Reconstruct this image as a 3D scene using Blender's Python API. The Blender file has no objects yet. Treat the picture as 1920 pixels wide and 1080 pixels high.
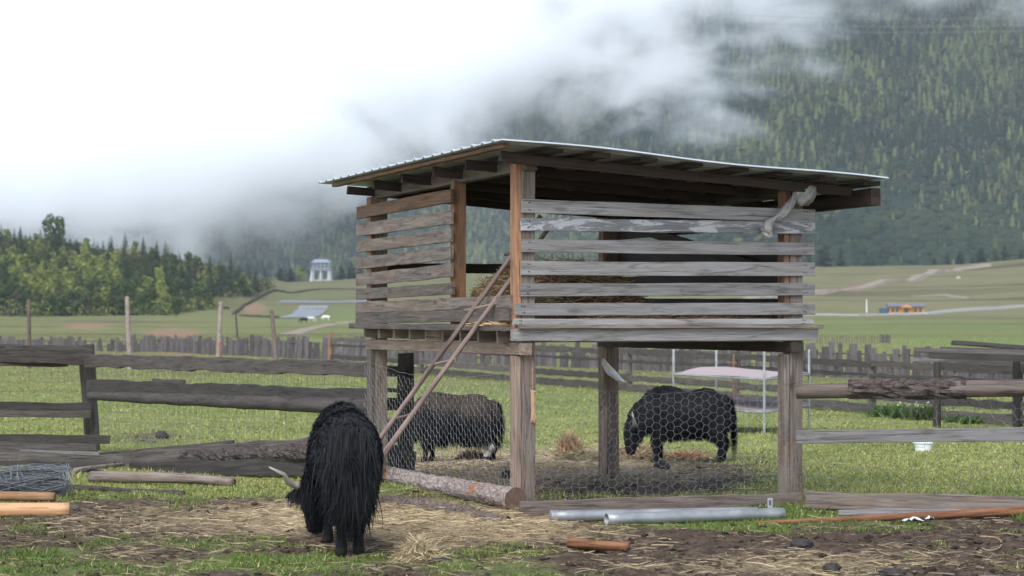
import bpy, bmesh, math, random
import numpy as np
from mathutils import Vector, Matrix

random.seed(7)
rng = np.random.default_rng(11)
R = math.radians
SC = bpy.context.scene
COL = SC.collection

# ------------------------------------------------------------------ camera
F, CX, HZ, EYE = 4800.0, 960.0, 580.0, 1.7          # focal length, centre and horizon in photo pixels; eye height
cam_d = bpy.data.cameras.new('camera')
cam = bpy.data.objects.new('camera', cam_d); COL.objects.link(cam)
cam.location = (0, 0, EYE); cam.rotation_euler = (R(90), 0, 0)
cam_d.sensor_width = 36; cam_d.lens = 90
cam_d.shift_y = 40 / 1920
cam_d.clip_start = .5; cam_d.clip_end = 9000
cam_d.dof.use_dof = True; cam_d.dof.focus_distance = 22.3; cam_d.dof.aperture_fstop = 4.5
SC.camera = cam

# ------------------------------------------------------------------ world, sun, exposure
SUN_EL, SUN_AZ = 44, 200                              # degrees; azimuth clockwise from +Y, behind the camera
w = bpy.data.worlds.new('World'); SC.world = w; w.use_nodes = True
nt = w.node_tree; nt.nodes.clear()
sky = nt.nodes.new('ShaderNodeTexSky'); sky.sky_type = 'NISHITA'; sky.sun_disc = False
sky.sun_elevation = R(SUN_EL); sky.sun_rotation = R(SUN_AZ); sky.dust_density = 1.2; sky.altitude = 2500
hs = nt.nodes.new('ShaderNodeHueSaturation'); hs.inputs['Saturation'].default_value = .62
bg = nt.nodes.new('ShaderNodeBackground'); bg.inputs['Strength'].default_value = .15
wo = nt.nodes.new('ShaderNodeOutputWorld')
nt.links.new(sky.outputs[0], hs.inputs['Color']); nt.links.new(hs.outputs[0], bg.inputs[0]); nt.links.new(bg.outputs[0], wo.inputs[0])
sun_d = bpy.data.lights.new('sun', 'SUN'); sun_d.energy = 1.9; sun_d.angle = R(42); sun_d.color = (.985, .99, 1)
sun = bpy.data.objects.new('sun', sun_d); COL.objects.link(sun)
_az, _el = R(SUN_AZ), R(SUN_EL)
sun.rotation_euler = Vector((math.sin(_az) * math.cos(_el), math.cos(_az) * math.cos(_el), math.sin(_el))).to_track_quat('Z', 'Y').to_euler()
SC.view_settings.view_transform = 'Standard'; SC.view_settings.look = 'None'
SC.view_settings.exposure = 1.24; SC.view_settings.gamma = 1
SC.cycles.use_denoising = True
SC.cycles.max_bounces = 24; SC.cycles.diffuse_bounces = 3; SC.cycles.glossy_bounces = 2
SC.cycles.volume_bounces = 24; SC.cycles.transparent_max_bounces = 8; SC.cycles.volume_max_steps = 64
SC.cycles.use_adaptive_sampling = True; SC.cycles.adaptive_threshold = .02
SC.cycles.caustics_reflective = False; SC.cycles.caustics_refractive = False

# ------------------------------------------------------------------ helpers
def at(px, py, d):
    return Vector(((px - CX) / F * d, d, EYE + (HZ - py) / F * d))

def _hash(ix, iy, s):
    n = (ix * 374761393 + iy * 668265263 + s * 974711) & 0xffffffff
    n = ((n ^ (n >> 13)) * 1274126177) & 0xffffffff
    return ((n ^ (n >> 16)) & 0xffff) / 65535.0

def vn(x, y, s=0):
    x = np.asarray(x, float); y = np.asarray(y, float)
    ix = np.floor(x).astype(np.int64); iy = np.floor(y).astype(np.int64)
    fx, fy = x - ix, y - iy
    fx = fx * fx * (3 - 2 * fx); fy = fy * fy * (3 - 2 * fy)
    a, b, c, d = _hash(ix, iy, s), _hash(ix + 1, iy, s), _hash(ix, iy + 1, s), _hash(ix + 1, iy + 1, s)
    return (a * (1 - fx) + b * fx) * (1 - fy) + (c * (1 - fx) + d * fx) * fy

def fbm(x, y, s=0, o=4, g=.5):
    t, a, n = 0, 1., 0.
    for k in range(o):
        t = t + a * vn(x * 2 ** k, y * 2 ** k, s + k * 17); n += a; a *= g
    return t / n

def sstep(x, a, b):
    t = np.clip((np.asarray(x, float) - a) / (b - a), 0, 1)
    return t * t * (3 - 2 * t)

def tag(o, label=None, cat=None, group=None, kind=None):
    if label: o['label'] = label
    if cat: o['category'] = cat
    if group: o['group'] = group
    if kind: o['kind'] = kind
    return o

def place(o, parent, M=None):
    if parent is not None:
        o.parent = parent
        if M is not None: o.matrix_basis = Matrix.Translation(-parent.location) @ M
        elif parent.type == 'EMPTY' and parent.get('world_parts'): o.location = -parent.location
    elif M is not None:
        o.matrix_basis = M
    return o

def empty(name, loc, label, cat, group=None, rz=0):
    o = bpy.data.objects.new(name, None); COL.objects.link(o)
    o.location = loc; o.rotation_euler = (0, 0, rz); o.empty_display_size = .2
    return tag(o, label, cat, group)

def mesh_np(name, V, Fc, mat, parent=None, M=None, smooth=False, attrs=None, mats=None, fmat=None):
    """V (n,3); Fc: (m,3) or (m,4) array or list of tuples."""
    me = bpy.data.meshes.new(name)
    V = np.asarray(V, np.float32)
    if isinstance(Fc, np.ndarray):
        m, k = Fc.shape
        me.vertices.add(len(V)); me.vertices.foreach_set('co', V.ravel())
        me.loops.add(m * k); me.loops.foreach_set('vertex_index', Fc.astype(np.int32).ravel())
        me.polygons.add(m); me.polygons.foreach_set('loop_start', np.arange(0, m * k, k, dtype=np.int32))
        me.polygons.foreach_set('loop_total', np.full(m, k, np.int32))
        me.update(calc_edges=True)
    else:
        me.from_pydata([tuple(map(float, v)) for v in V], [], [tuple(int(i) for i in f) for f in Fc])
    if smooth: me.polygons.foreach_set('use_smooth', np.ones(len(me.polygons), bool))
    for nm, arr in (attrs or {}).items():
        arr = np.asarray(arr, np.float32)
        if arr.ndim == 1:
            a = me.attributes.new(nm, 'FLOAT', 'POINT'); a.data.foreach_set('value', arr)
        else:
            a = me.attributes.new(nm, 'FLOAT_COLOR', 'POINT')
            if arr.shape[1] == 3: arr = np.c_[arr, np.ones(len(arr), np.float32)]
            a.data.foreach_set('color', arr.ravel())
    for mm in (mats or [mat]): me.materials.append(mm)
    if fmat is not None: me.polygons.foreach_set('material_index', np.asarray(fmat, np.int32))
    me.validate()
    o = bpy.data.objects.new(name, me); COL.objects.link(o)
    return place(o, parent, M)

def frame_of(p0, p1, up=(0, 0, 1)):
    x = (Vector(p1) - Vector(p0)); L = x.length; x = x / L
    z = Vector(up)
    if abs(x.dot(z)) > .97: z = Vector((1, .1, 0))
    z = (z - x * z.dot(x)).normalized()
    y = z.cross(x)
    M = Matrix(((x.x, y.x, z.x, p0[0]), (x.y, y.y, z.y, p0[1]), (x.z, y.z, z.z, p0[2]), (0, 0, 0, 1)))
    return M, L

def board(name, p0, p1, w, t, mat, parent=None, up=(0, 0, 1), wob=.004, seed=None, taper=0, bow=0):
    """a sawn board: length p0 to p1, width w along UP, thickness t; edges slightly uneven"""
    seed = random.randint(0, 9999) if seed is None else seed
    M, L = frame_of(p0, p1, up)
    n = int(min(60, max(4, L / .12)))
    xs = np.linspace(0, L, n + 1)
    f = xs / L
    top = w / 2 + (fbm(xs * 2.2, xs * 0 + 3, seed, 4) - .5) * 2 * wob - taper * f * w / 2
    bot = -w / 2 + (fbm(xs * 2.2, xs * 0 + 9, seed + 5, 4) - .5) * 2 * wob + taper * f * w / 2
    off = bow * 4 * f * (1 - f) + (fbm(xs * 1.1, xs * 0, seed + 9, 2) - .5) * wob * 1.2
    b = min(.004, t * .18)
    V = []
    for i in range(n + 1):
        h = t / 2
        o_ = off[i]
        T, B = top[i], bot[i]
        V += [(xs[i], -h + b + o_, T), (xs[i], h - b + o_, T), (xs[i], h + o_, T - b), (xs[i], h + o_, B + b),
              (xs[i], h - b + o_, B), (xs[i], -h + b + o_, B), (xs[i], -h + o_, B + b), (xs[i], -h + o_, T - b)]
    V = np.array(V)
    # skewed, chipped ends
    V[:8, 0] += (np.random.RandomState(seed).rand(8) - .5) * wob * 2
    V[-8:, 0] += (np.random.RandomState(seed + 1).rand(8) - .5) * wob * 2
    Fc = []
    for i in range(n):
        for k in range(8):
            a, c = i * 8 + k, i * 8 + (k + 1) % 8
            Fc.append((a, a + 8, c + 8, c))
    Fc.append(tuple(range(8))); Fc.append(tuple(range(n * 8 + 7, n * 8 - 1, -1)))
    return mesh_np(name, V, Fc, mat, parent, M)

def log(name, p0, p1, r0, r1, mat, parent=None, rough=.06, seed=None, seg=14, bow=0, flat=1.0, end_mat=None, bark=0):
    """a round timber with an uneven surface; bark > 0 adds plates"""
    seed = random.randint(0, 9999) if seed is None else seed
    M, L = frame_of(p0, p1)
    n = int(min(90, max(6, L / .06)))
    xs = np.linspace(0, L, n + 1)
    A = np.arange(seg) / seg * 2 * math.pi
    X, AA = np.meshgrid(xs, A, indexing='ij')
    f = X / L
    r = (r0 + (r1 - r0) * f)
    cx, cy = np.cos(AA), np.sin(AA)
    q = fbm(X * 3 + cx * 1.3 + 7, cy * 1.3 + X * .7, seed, 3) - .5
    r = r * (1 + q * 2 * rough)
    if bark:
        pl = fbm(X * 14 + cx * 3, cy * 5 + 4, seed + 3, 3)
        r = r + bark * (np.clip((pl - .42) * 6, 0, 1) - .5)
    by = bow * 4 * f * (1 - f)
    wy = (fbm(X * .9, X * 0 + 2, seed + 4, 2) - .5) * r0 * .5
    V = np.stack([X, r * cx + wy, r * cy * flat + by], -1).reshape(-1, 3)
    Fc = []
    for i in range(n):
        for k in range(seg):
            a, c = i * seg + k, i * seg + (k + 1) % seg
            Fc.append((a, a + seg, c + seg, c))
    fm = [0] * len(Fc)
    Fc.append(tuple(range(seg))); Fc.append(tuple(range(n * seg + seg - 1, n * seg - 1, -1)))
    fm += [1 if end_mat else 0] * 2
    return mesh_np(name, V, Fc, mat, parent, M, smooth=not bark, mats=[mat] + ([end_mat] if end_mat else []), fmat=fm)

def tube_np(pts, rad, seg=5, closed=True):
    P = np.array([tuple(p) for p in pts], float); n = len(P)
    rad = np.broadcast_to(np.asarray(rad, float), (n,)) if np.ndim(rad) < 1 or len(np.atleast_1d(rad)) != n else np.asarray(rad, float)
    T = np.gradient(P, axis=0); T /= np.linalg.norm(T, axis=1)[:, None] + 1e-9
    ref = np.array([0, 0, 1.]) if abs(T[:, 2]).mean() < .8 else np.array([1., 0, 0])
    U = np.cross(T, ref); U /= np.linalg.norm(U, axis=1)[:, None] + 1e-9
    W = np.cross(T, U)
    a = np.arange(seg) / seg * 2 * math.pi
    V = P[:, None, :] + rad[:, None, None] * (np.cos(a)[None, :, None] * U[:, None, :] + np.sin(a)[None, :, None] * W[:, None, :])
    V = V.reshape(-1, 3)
    Fc = []
    for i in range(n - 1):
        for k in range(seg):
            p, c = i * seg + k, i * seg + (k + 1) % seg
            Fc.append((p, c, c + seg, p + seg))
    if closed:
        Fc.append(tuple(range(seg - 1, -1, -1))); Fc.append(tuple(range((n - 1) * seg, n * seg)))
    return V, Fc

class Bag:
    """collects pieces of ONE mesh"""
    def __init__(s): s.V = []; s.F = []; s.n = 0; s.m = []
    def add(s, V, Fc, m=0):
        V = np.asarray(V, float).reshape(-1, 3)
        s.V.append(V); s.F += [tuple(i + s.n for i in f) for f in Fc]; s.m += [m] * len(Fc); s.n += len(V)
    def box(s, c, d, m=0, rz=0):
        x, y, z = d[0] / 2, d[1] / 2, d[2] / 2
        V = np.array([(i * x, j * y, k * z) for k in (-1, 1) for j in (-1, 1) for i in (-1, 1)])
        if rz:
            cs, sn = math.cos(rz), math.sin(rz)
            V = np.c_[V[:, 0] * cs - V[:, 1] * sn, V[:, 0] * sn + V[:, 1] * cs, V[:, 2]]
        s.add(V + np.array(c), [(0, 2, 3, 1), (4, 5, 7, 6), (0, 1, 5, 4), (2, 6, 7, 3), (0, 4, 6, 2), (1, 3, 7, 5)], m)
    def tube(s, pts, r, seg=5, m=0): s.add(*tube_np(pts, r, seg), m)
    def build(s, name, mat, parent=None, M=None, smooth=False, mats=None):
        return mesh_np(name, np.concatenate(s.V), s.F, mat, parent, M, smooth, mats=mats, fmat=s.m if mats else None)

# ------------------------------------------------------------------ terrain
CREST_PX = [-900, 300, 520, 620, 690, 900, 1200, 1400, 1550, 1650, 1800, 1870, 1920, 2800]
CREST_Y = [522, 532, 530, 526, 521, 508, 490, 493, 500, 497, 494, 488, 484, 470]
def gz(x, y):
    x = np.asarray(x, float); y = np.asarray(y, float)
    px = CX + F * x / np.maximum(y, 1.)
    z = -.022 * (np.clip(y, 24, 49) - 24)
    z = z + np.interp(y, [49, 120, 200, 350, 600, 720], [0, -.08, -.45, -.75, -.1, .75])
    zc = EYE + (HZ - np.interp(px, CREST_PX, CREST_Y)) / F * 1350
    t = np.interp((y - 720) / 630, [0, .2, .45, .75, 1, 1.1, 1.4], [0, .13, .40, .72, 1, .97, .78])
    z = z + t * (zc - .2)
    # forested hill on the left
    A = np.interp(px, [-900, 0, 100, 300, 400, 480, 540], [26, 21, 19, 13, 9, 4, 0])
    d0 = np.interp(px, [0, 300, 400, 500], [690, 700, 800, 980])
    z = z + A * sstep(y, d0, 1060)
    # small relief
    z = z + (fbm(x * .25, y * .12, 3, 3) - .5) * .10 * sstep(y, 26, 40)
    z = z + (fbm(x * .9, y * .9, 5, 3) - .5) * .05
    z = z + (fbm(x * .012, y * .008, 8, 4) - .5) * 2.2 * sstep(y, 200, 700)
    z = z + (fbm(x * .007 + 3, y * .022, 18, 4) - .5) * 6.5 * sstep(y, 640, 900) * (1 - sstep(y, 1250, 1340)) * sstep(px, 640, 1100)
    z = z + (fbm(x * .03, y * .03, 19, 3) - .5) * .5 * sstep(y, 120, 300)
    return z

def gpt(px, py, z0=0):
    """the point of the terrain seen at a photo pixel"""
    d = 14.0
    for _ in range(6000):
        p = at(px, py, d)
        g = float(gz(p.x, p.y)) + z0
        if p.z <= g: break
        d += max(.02, min(4, (p.z - g) * .5 * d / EYE))
    return p
def on(px, d, dz=0):
    x = (px - CX) / F * d
    return Vector((x, d, float(gz(x, d)) + dz))

def W2P(x, y, z):
    return CX + F * x / y, HZ - F * (z - EYE) / y

def blobs(px, py, L):
    o = np.zeros_like(px)
    for cx, cy, rx, ry, v in L:
        o = o + v * np.exp(-(((px - cx) / rx) ** 2 + ((py - cy) / ry) ** 2))
    return o

def masks(x, y, z):
    """how much grass and how much straw grows or lies at a place"""
    px, py = W2P(x, y, z)
    far = sstep(y, 21.0, 24.5)
    g = .31 + .61 * far
    g = g + blobs(px, py, [(300, 905, 260, 22, .55), (150, 1060, 330, 40, .26), (600, 1068, 240, 22, .26), (930, 1065, 160, 22, .12), (1250, 975, 230, 14, .7),
                           (1560, 945, 110, 26, .35), (560, 960, 500, 34, -.42), (900, 990, 300, 26, -.4), (1500, 1045, 520, 55, -.42), (960, 875, 200, 42, -.9),
                           (1330, 875, 190, 44, -.55), (1700, 990, 300, 10, .18), (720, 870, 130, 30, -.7), (1160, 905, 200, 26, -.75), (280, 820, 100, 16, -.6),
                           (1690, 800, 60, 10, .3), (1150, 855, 90, 16, -.5), (60, 990, 60, 20, .3), (1800, 1040, 200, 40, -.1), (100, 1000, 170, 22, -.2)])
    s = .10 + .0 * far
    s = s + blobs(px, py, [(760, 975, 270, 34, 1.0), (480, 965, 240, 26, .28), (970, 868, 190, 44, .95), (1000, 990, 260, 30, .30), (1480, 1060, 260, 26, .40),
                           (1180, 850, 80, 20, .6), (1250, 890, 160, 22, .35), (250, 985, 240, 40, .25), (790, 1035, 60, 26, .5), (820, 845, 110, 18, .5), (1080, 835, 60, 16, .5)])
    g = g + (fbm(x * 1.1, y * .8, 21, 4) - .5) * .75 * (1 - .45 * far)
    s = s + (fbm(x * 1.3, y * .9, 31, 4) - .5) * .35
    return np.clip(g, 0, 1), np.clip(s, 0, 1)

# ------------------------------------------------------------------ materials
class NT:
    def __init__(s, name):
        s.m = bpy.data.materials.new(name); s.m.use_nodes = True
        s.t = s.m.node_tree; s.t.nodes.clear()
        s.out = s.t.nodes.new('ShaderNodeOutputMaterial')
    def n(s, typ, **kw):
        nd = s.t.nodes.new(typ)
        for k, v in kw.items():
            if k.startswith('i_'):
                key = k[2:]
                key = int(key) if key.isdigit() else key.replace('_', ' ')
                nd.inputs[key].default_value = v
            else: setattr(nd, k, v)
        return nd
    def l(s, a, b): s.t.links.new(a, b)
    def math(s, op, a, b=None, c=None, clamp=False):
        nd = s.n('ShaderNodeMath', operation=op, use_clamp=clamp)
        for i, v in enumerate((a, b, c)):
            if v is None: continue
            if isinstance(v, (int, float)): nd.inputs[i].default_value = v
            else: s.l(v, nd.inputs[i])
        return nd.outputs[0]
    def mix(s, f, a, b, blend='MIX'):
        nd = s.n('ShaderNodeMix', data_type='RGBA', blend_type=blend)
        for sock, v in ((nd.inputs['Factor'], f), (nd.inputs['A'], a), (nd.inputs['B'], b)):
            if isinstance(v, (int, float)): sock.default_value = v
            elif isinstance(v, (tuple, list)): sock.default_value = (*v[:3], 1)
            else: s.l(v, sock)
        return nd.outputs['Result']
    def ramp(s, f, stops, interp='LINEAR'):
        nd = s.n('ShaderNodeValToRGB'); cr = nd.color_ramp; cr.interpolation = interp
        while len(cr.elements) > 1: cr.elements.remove(cr.elements[-1])
        for i, (p, c) in enumerate(stops):
            e = cr.elements[0] if i == 0 else cr.elements.new(p)
            e.position = p
            e.color = (*c, 1) if isinstance(c, (tuple, list)) else (c, c, c, 1)
        s.l(f, nd.inputs[0]); return nd.outputs[0]
    def noise(s, vec, scale, detail=4, rough=.55, dist=0):
        nd = s.n('ShaderNodeTexNoise', i_Scale=scale, i_Detail=detail, i_Roughness=rough, i_Distortion=dist)
        if vec is not None: s.l(vec, nd.inputs['Vector'])
        return nd.outputs[0]
    def mapping(s, vec, scale=(1, 1, 1), loc=None):
        nd = s.n('ShaderNodeMapping'); nd.inputs['Scale'].default_value = scale
        s.l(vec, nd.inputs['Vector'])
        if loc is not None: s.l(loc, nd.inputs['Location'])
        return nd.outputs[0]
    def bsdf(s, color, rough=.8, bump=None, bstr=.3, bdist=.01, metallic=0, spec=.3, **kw):
        b = s.n('ShaderNodeBsdfPrincipled', i_Roughness=.8, i_Metallic=metallic)
        b.inputs['Specular IOR Level'].default_value = spec
        if isinstance(color, (tuple, list)): b.inputs['Base Color'].default_value = (*color, 1)
        else: s.l(color, b.inputs['Base Color'])
        if isinstance(rough, (int, float)): b.inputs['Roughness'].default_value = rough
        else: s.l(rough, b.inputs['Roughness'])
        if bump is not None:
            bn = s.n('ShaderNodeBump', i_Strength=bstr, i_Distance=bdist)
            s.l(bump, bn.inputs['Height']); s.l(bn.outputs[0], b.inputs['Normal'])
        for k, v in kw.items(): b.inputs[k.replace('_', ' ')].default_value = v
        s.l(b.outputs[0], s.out.inputs['Surface'])
        return b

def simple(name, c, rough=.7, metallic=0, spec=.3, vary=.25, scale=8, bump=.2):
    s = NT(name); tc = s.n('ShaderNodeTexCoord'); oi = s.n('ShaderNodeObjectInfo')
    v = s.mapping(tc.outputs['Object'], (1, 1, 1), s.math('MULTIPLY', oi.outputs['Random'], 40.))
    nz = s.noise(v, scale, 6, .6)
    col = s.mix(s.math('MULTIPLY_ADD', nz, 1.6, -.3, True), tuple(x * (1 - vary) for x in c), tuple(min(1, x * (1 + vary)) for x in c))
    s.bsdf(col, rough, nz, bump, .01, metallic, spec)
    return s.m

def wood(name, base, dark, stain, stain_amt=.35, grain=1.0, gloss=.75, white=0, moss=0):
    """weathered timber; the grain runs along the local X of the piece"""
    s = NT(name); tc = s.n('ShaderNodeTexCoord'); oi = s.n('ShaderNodeObjectInfo')
    off = s.math('MULTIPLY', oi.outputs['Random'], 63.)
    v1 = s.mapping(tc.outputs['Object'], (1.1, 16, 16), off)
    v2 = s.mapping(tc.outputs['Object'], (3.0, 90, 90), off)
    v3 = s.mapping(tc.outputs['Object'], (1.4, 2.6, 5), off)
    g1 = s.noise(v1, 1.6, 8, .65, .6); g2 = s.noise(v2, 1.2, 5, .6, .3); g3 = s.noise(v3, 1.5, 6, .6, .8)
    g = s.math('ADD', s.math('MULTIPLY', g1, .6), s.math('MULTIPLY', g2, .4))
    col = s.ramp(g, [(.34, dark), (.47, tuple(a * .55 + b * .45 for a, b in zip(base, dark))), (.56, base), (.72, tuple(min(1, a * 1.25) for a in base))])
    st = s.math('MULTIPLY', s.ramp(g3, [(.46, 0.0), (.68, 1.0)]), stain_amt)
    col = s.mix(st, col, s.mix(g2, tuple(a * .6 for a in stain), tuple(a * 1.3 for a in stain)))
    # dark weather stains and checks
    g4 = s.noise(s.mapping(tc.outputs['Object'], (.8, 3, 7), s.math('ADD', off, 11.)), 2.2, 5, .65, 1.2)
    col = s.mix(s.math('MULTIPLY', s.ramp(g4, [(.54, 0.0), (.70, 1.0)]), .8), col, tuple(a * .45 for a in dark))
    ck = s.noise(s.mapping(tc.outputs['Object'], (1.6, 40, 120), off), .9, 3, .5, .2)
    col = s.mix(s.math('MULTIPLY', s.ramp(ck, [(.66, 0.0), (.70, 1.0)]), .75 * grain), col, tuple(a * .3 for a in dark))
    # knots
    vo = s.n('ShaderNodeTexVoronoi', i_Scale=1.0); s.l(s.mapping(tc.outputs['Object'], (1.7, 5.5, 5.5), off), vo.inputs['Vector'])
    kn = s.math('MULTIPLY', s.ramp(vo.outputs['Distance'], [(.05, 1.0), (.16, 0.0)]), .6)
    col = s.mix(kn, col, tuple(a * .5 for a in dark))
    if white:
        wn = s.noise(s.mapping(tc.outputs['Object'], (1.0, 3, 5), s.math('ADD', off, 3.)), 2.4, 7, .7, .5)
        col = s.mix(s.math('MULTIPLY', s.ramp(wn, [(.50, 0.0), (.54, 1.0)]), white), col, (.55, .54, .53))
    if moss:
        mn = s.noise(s.mapping(tc.outputs['Object'], (1.5, 4, 4), off), 2.5, 5, .6)
        col = s.mix(s.math('MULTIPLY', s.ramp(mn, [(.55, 0.0), (.75, 1.0)]), moss), col, (.06, .065, .02))
    bv = s.n('ShaderNodeMath', operation='MULTIPLY_ADD'); s.l(oi.outputs['Random'], bv.inputs[0]); bv.inputs[1].default_value = .62; bv.inputs[2].default_value = .62
    col = s.mix(1.0, col, bv.outputs[0], 'MULTIPLY')
    s.bsdf(col, gloss, s.math('SUBTRACT', g, s.math('MULTIPLY', s.ramp(ck, [(.62, 0.0), (.70, 1.0)]), .8)), .6, .006, 0, .25)
    return s.m

def bark_mat(name, c1, c2, bare, bare_amt=.3, scale=7):
    s = NT(name); tc = s.n('ShaderNodeTexCoord'); oi = s.n('ShaderNodeObjectInfo')
    off = s.math('MULTIPLY', oi.outputs['Random'], 31.)
    v = s.mapping(tc.outputs['Object'], (1, 1.6, 1.6), off)
    n1 = s.noise(v, scale, 8, .7, .8); n2 = s.noise(s.mapping(tc.outputs['Object'], (1.0, 1.2, 1.2), s.math('ADD', off, 5.)), 2.1, 4, .6, .5)
    vo = s.n('ShaderNodeTexVoronoi', i_Scale=scale * 2.2, feature='DISTANCE_TO_EDGE'); s.l(s.mapping(tc.outputs['Object'], (.6, 1.3, 1.3), off), vo.inputs['Vector'])
    crack = s.ramp(vo.outputs['Distance'], [(.0, 1.0), (.09, 0.0)])
    col = s.ramp(n1, [(.35, c1), (.6, c2), (.8, tuple(min(1, a * 1.35) for a in c2))])
    col = s.mix(s.math('MULTIPLY', s.math('MULTIPLY', crack, s.ramp(n2, [(.38, 0.), (.6, 1.)])), .7), col, tuple(a * .35 for a in c1))
    col = s.mix(s.math('MULTIPLY', s.ramp(s.noise(v, 1.7, 3, .5, .3), [(.61, 0.0), (.66, 1.0)]), bare_amt), col, s.mix(n1, tuple(a * .6 for a in bare), bare))
    s.bsdf(col, .9, s.math('SUBTRACT', n1, s.math('MULTIPLY', crack, .5)), .8, .02, 0, .15)
    return s.m

def attr_mat(name, rough=.8, spec=.2, bump=0, trans=0, gain=None):
    s = NT(name); a = s.n('ShaderNodeAttribute', attribute_name='tint')
    col = a.outputs['Color']
    b = s.bsdf(col, rough, None, 0, 0, 0, spec)
    if trans:
        tr = s.n('ShaderNodeBsdfTranslucent'); s.l(col, tr.inputs['Color'])
        mx = s.n('ShaderNodeMixShader', i_0=trans); s.l(b.outputs[0], mx.inputs[1]); s.l(tr.outputs[0], mx.inputs[2]); s.l(mx.outputs[0], s.out.inputs['Surface'])
    return s.m

M = {}
M['grey'] = wood('grey_wood', (.222, .211, .203), (.118, .104, .095), (.20, .155, .12), .30, 1)
M['grey_white'] = wood('grey_wood_whitewashed', (.225, .222, .23), (.14, .135, .135), (.20, .18, .165), .2, 1, white=.7)
M['greybrown'] = wood('grey_brown_wood', (.175, .142, .118), (.062, .048, .038), (.15, .09, .055), .55, 1)
M['tan'] = wood('tan_wood', (.23, .17, .13), (.11, .075, .055), (.22, .12, .075), .5, 1)
M['brown'] = wood('brown_wood', (.20, .115, .07), (.075, .042, .027), (.27, .12, .05), .55, 1)
M['orange'] = wood('orange_wood', (.29, .15, .082), (.13, .065, .036), (.20, .09, .045), .5, 1)
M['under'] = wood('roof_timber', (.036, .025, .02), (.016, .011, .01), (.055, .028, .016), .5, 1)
M['fence'] = wood('fence_wood', (.110, .092, .079), (.036, .029, .024), (.08, .056, .04), .45, 1.2, moss=.25)
M['fence_dark'] = wood('fence_dark_wood', (.068, .058, .050), (.024, .020, .017), (.05, .036, .028), .45, 1.2)
M['picket'] = wood('picket_wood', (.115, .102, .098), (.05, .043, .04), (.11, .08, .07), .45, 1.1)
M['peeled'] = wood('peeled_log', (.44, .255, .13), (.30, .15, .07), (.30, .13, .05), .35, .5)
M['pole'] = wood('orange_pole', (.30, .135, .065), (.15, .06, .03), (.10, .05, .03), .6, .8)
M['rail'] = wood('ladder_pole', (.15, .108, .09), (.075, .052, .044), (.30, .22, .18), .3, .7)
M['bark'] = bark_mat('pale_bark', (.20, .15, .125), (.33, .27, .235), (.42, .17, .075), .95, 6)
M['bark_dark'] = bark_mat('dark_bark', (.035, .027, .023), (.10, .08, .07), (.22, .11, .06), .35, 9)
M['rot'] = bark_mat('rotten_plank', (.07, .05, .04), (.17, .13, .105), (.20, .15, .11), .4, 9)
M['wire'] = simple('galvanised_wire', (.17, .175, .18), .65, .2, .3)
M['wire_dark'] = simple('old_wire', (.13, .125, .12), .6, .3, .4)
M['steel'] = simple('galvanised_steel', (.27, .275, .27), .48, .4, .5, .5, 4, .12)
M['tin'] = simple('roof_tin', (.46, .49, .52), .5, .3, .5, .12, 3, .05)
M['straw'] = attr_mat('straw', .75, .25)
M['bag'] = simple('plastic_bag', (.25, .238, .225), .4, 0, .45, .3, 26, .8)
M['rag'] = simple('white_rag', (.60, .58, .55), .8, 0, .2, .2, 20, .4)
M['rope'] = simple('hemp_rope', (.36, .24, .14), .9, 0, .1, .3, 60, .5)
M['plastic'] = simple('white_plastic', (.68, .69, .66), .4, 0, .4, .06, 4, .05)
M['canvas'] = simple('pink_canvas', (.36, .285, .265), .85, 0, .2, .08, 5, .2)
M['dung'] = simple('dung', (.035, .03, .027), .7, 0, .3, .4, 30, 1.)
M['horn'] = simple('horn', (.30, .265, .225), .35, 0, .5, .25, 12, .1)
M['white'] = simple('white_paint', (.68, .68, .68), .7)

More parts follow.
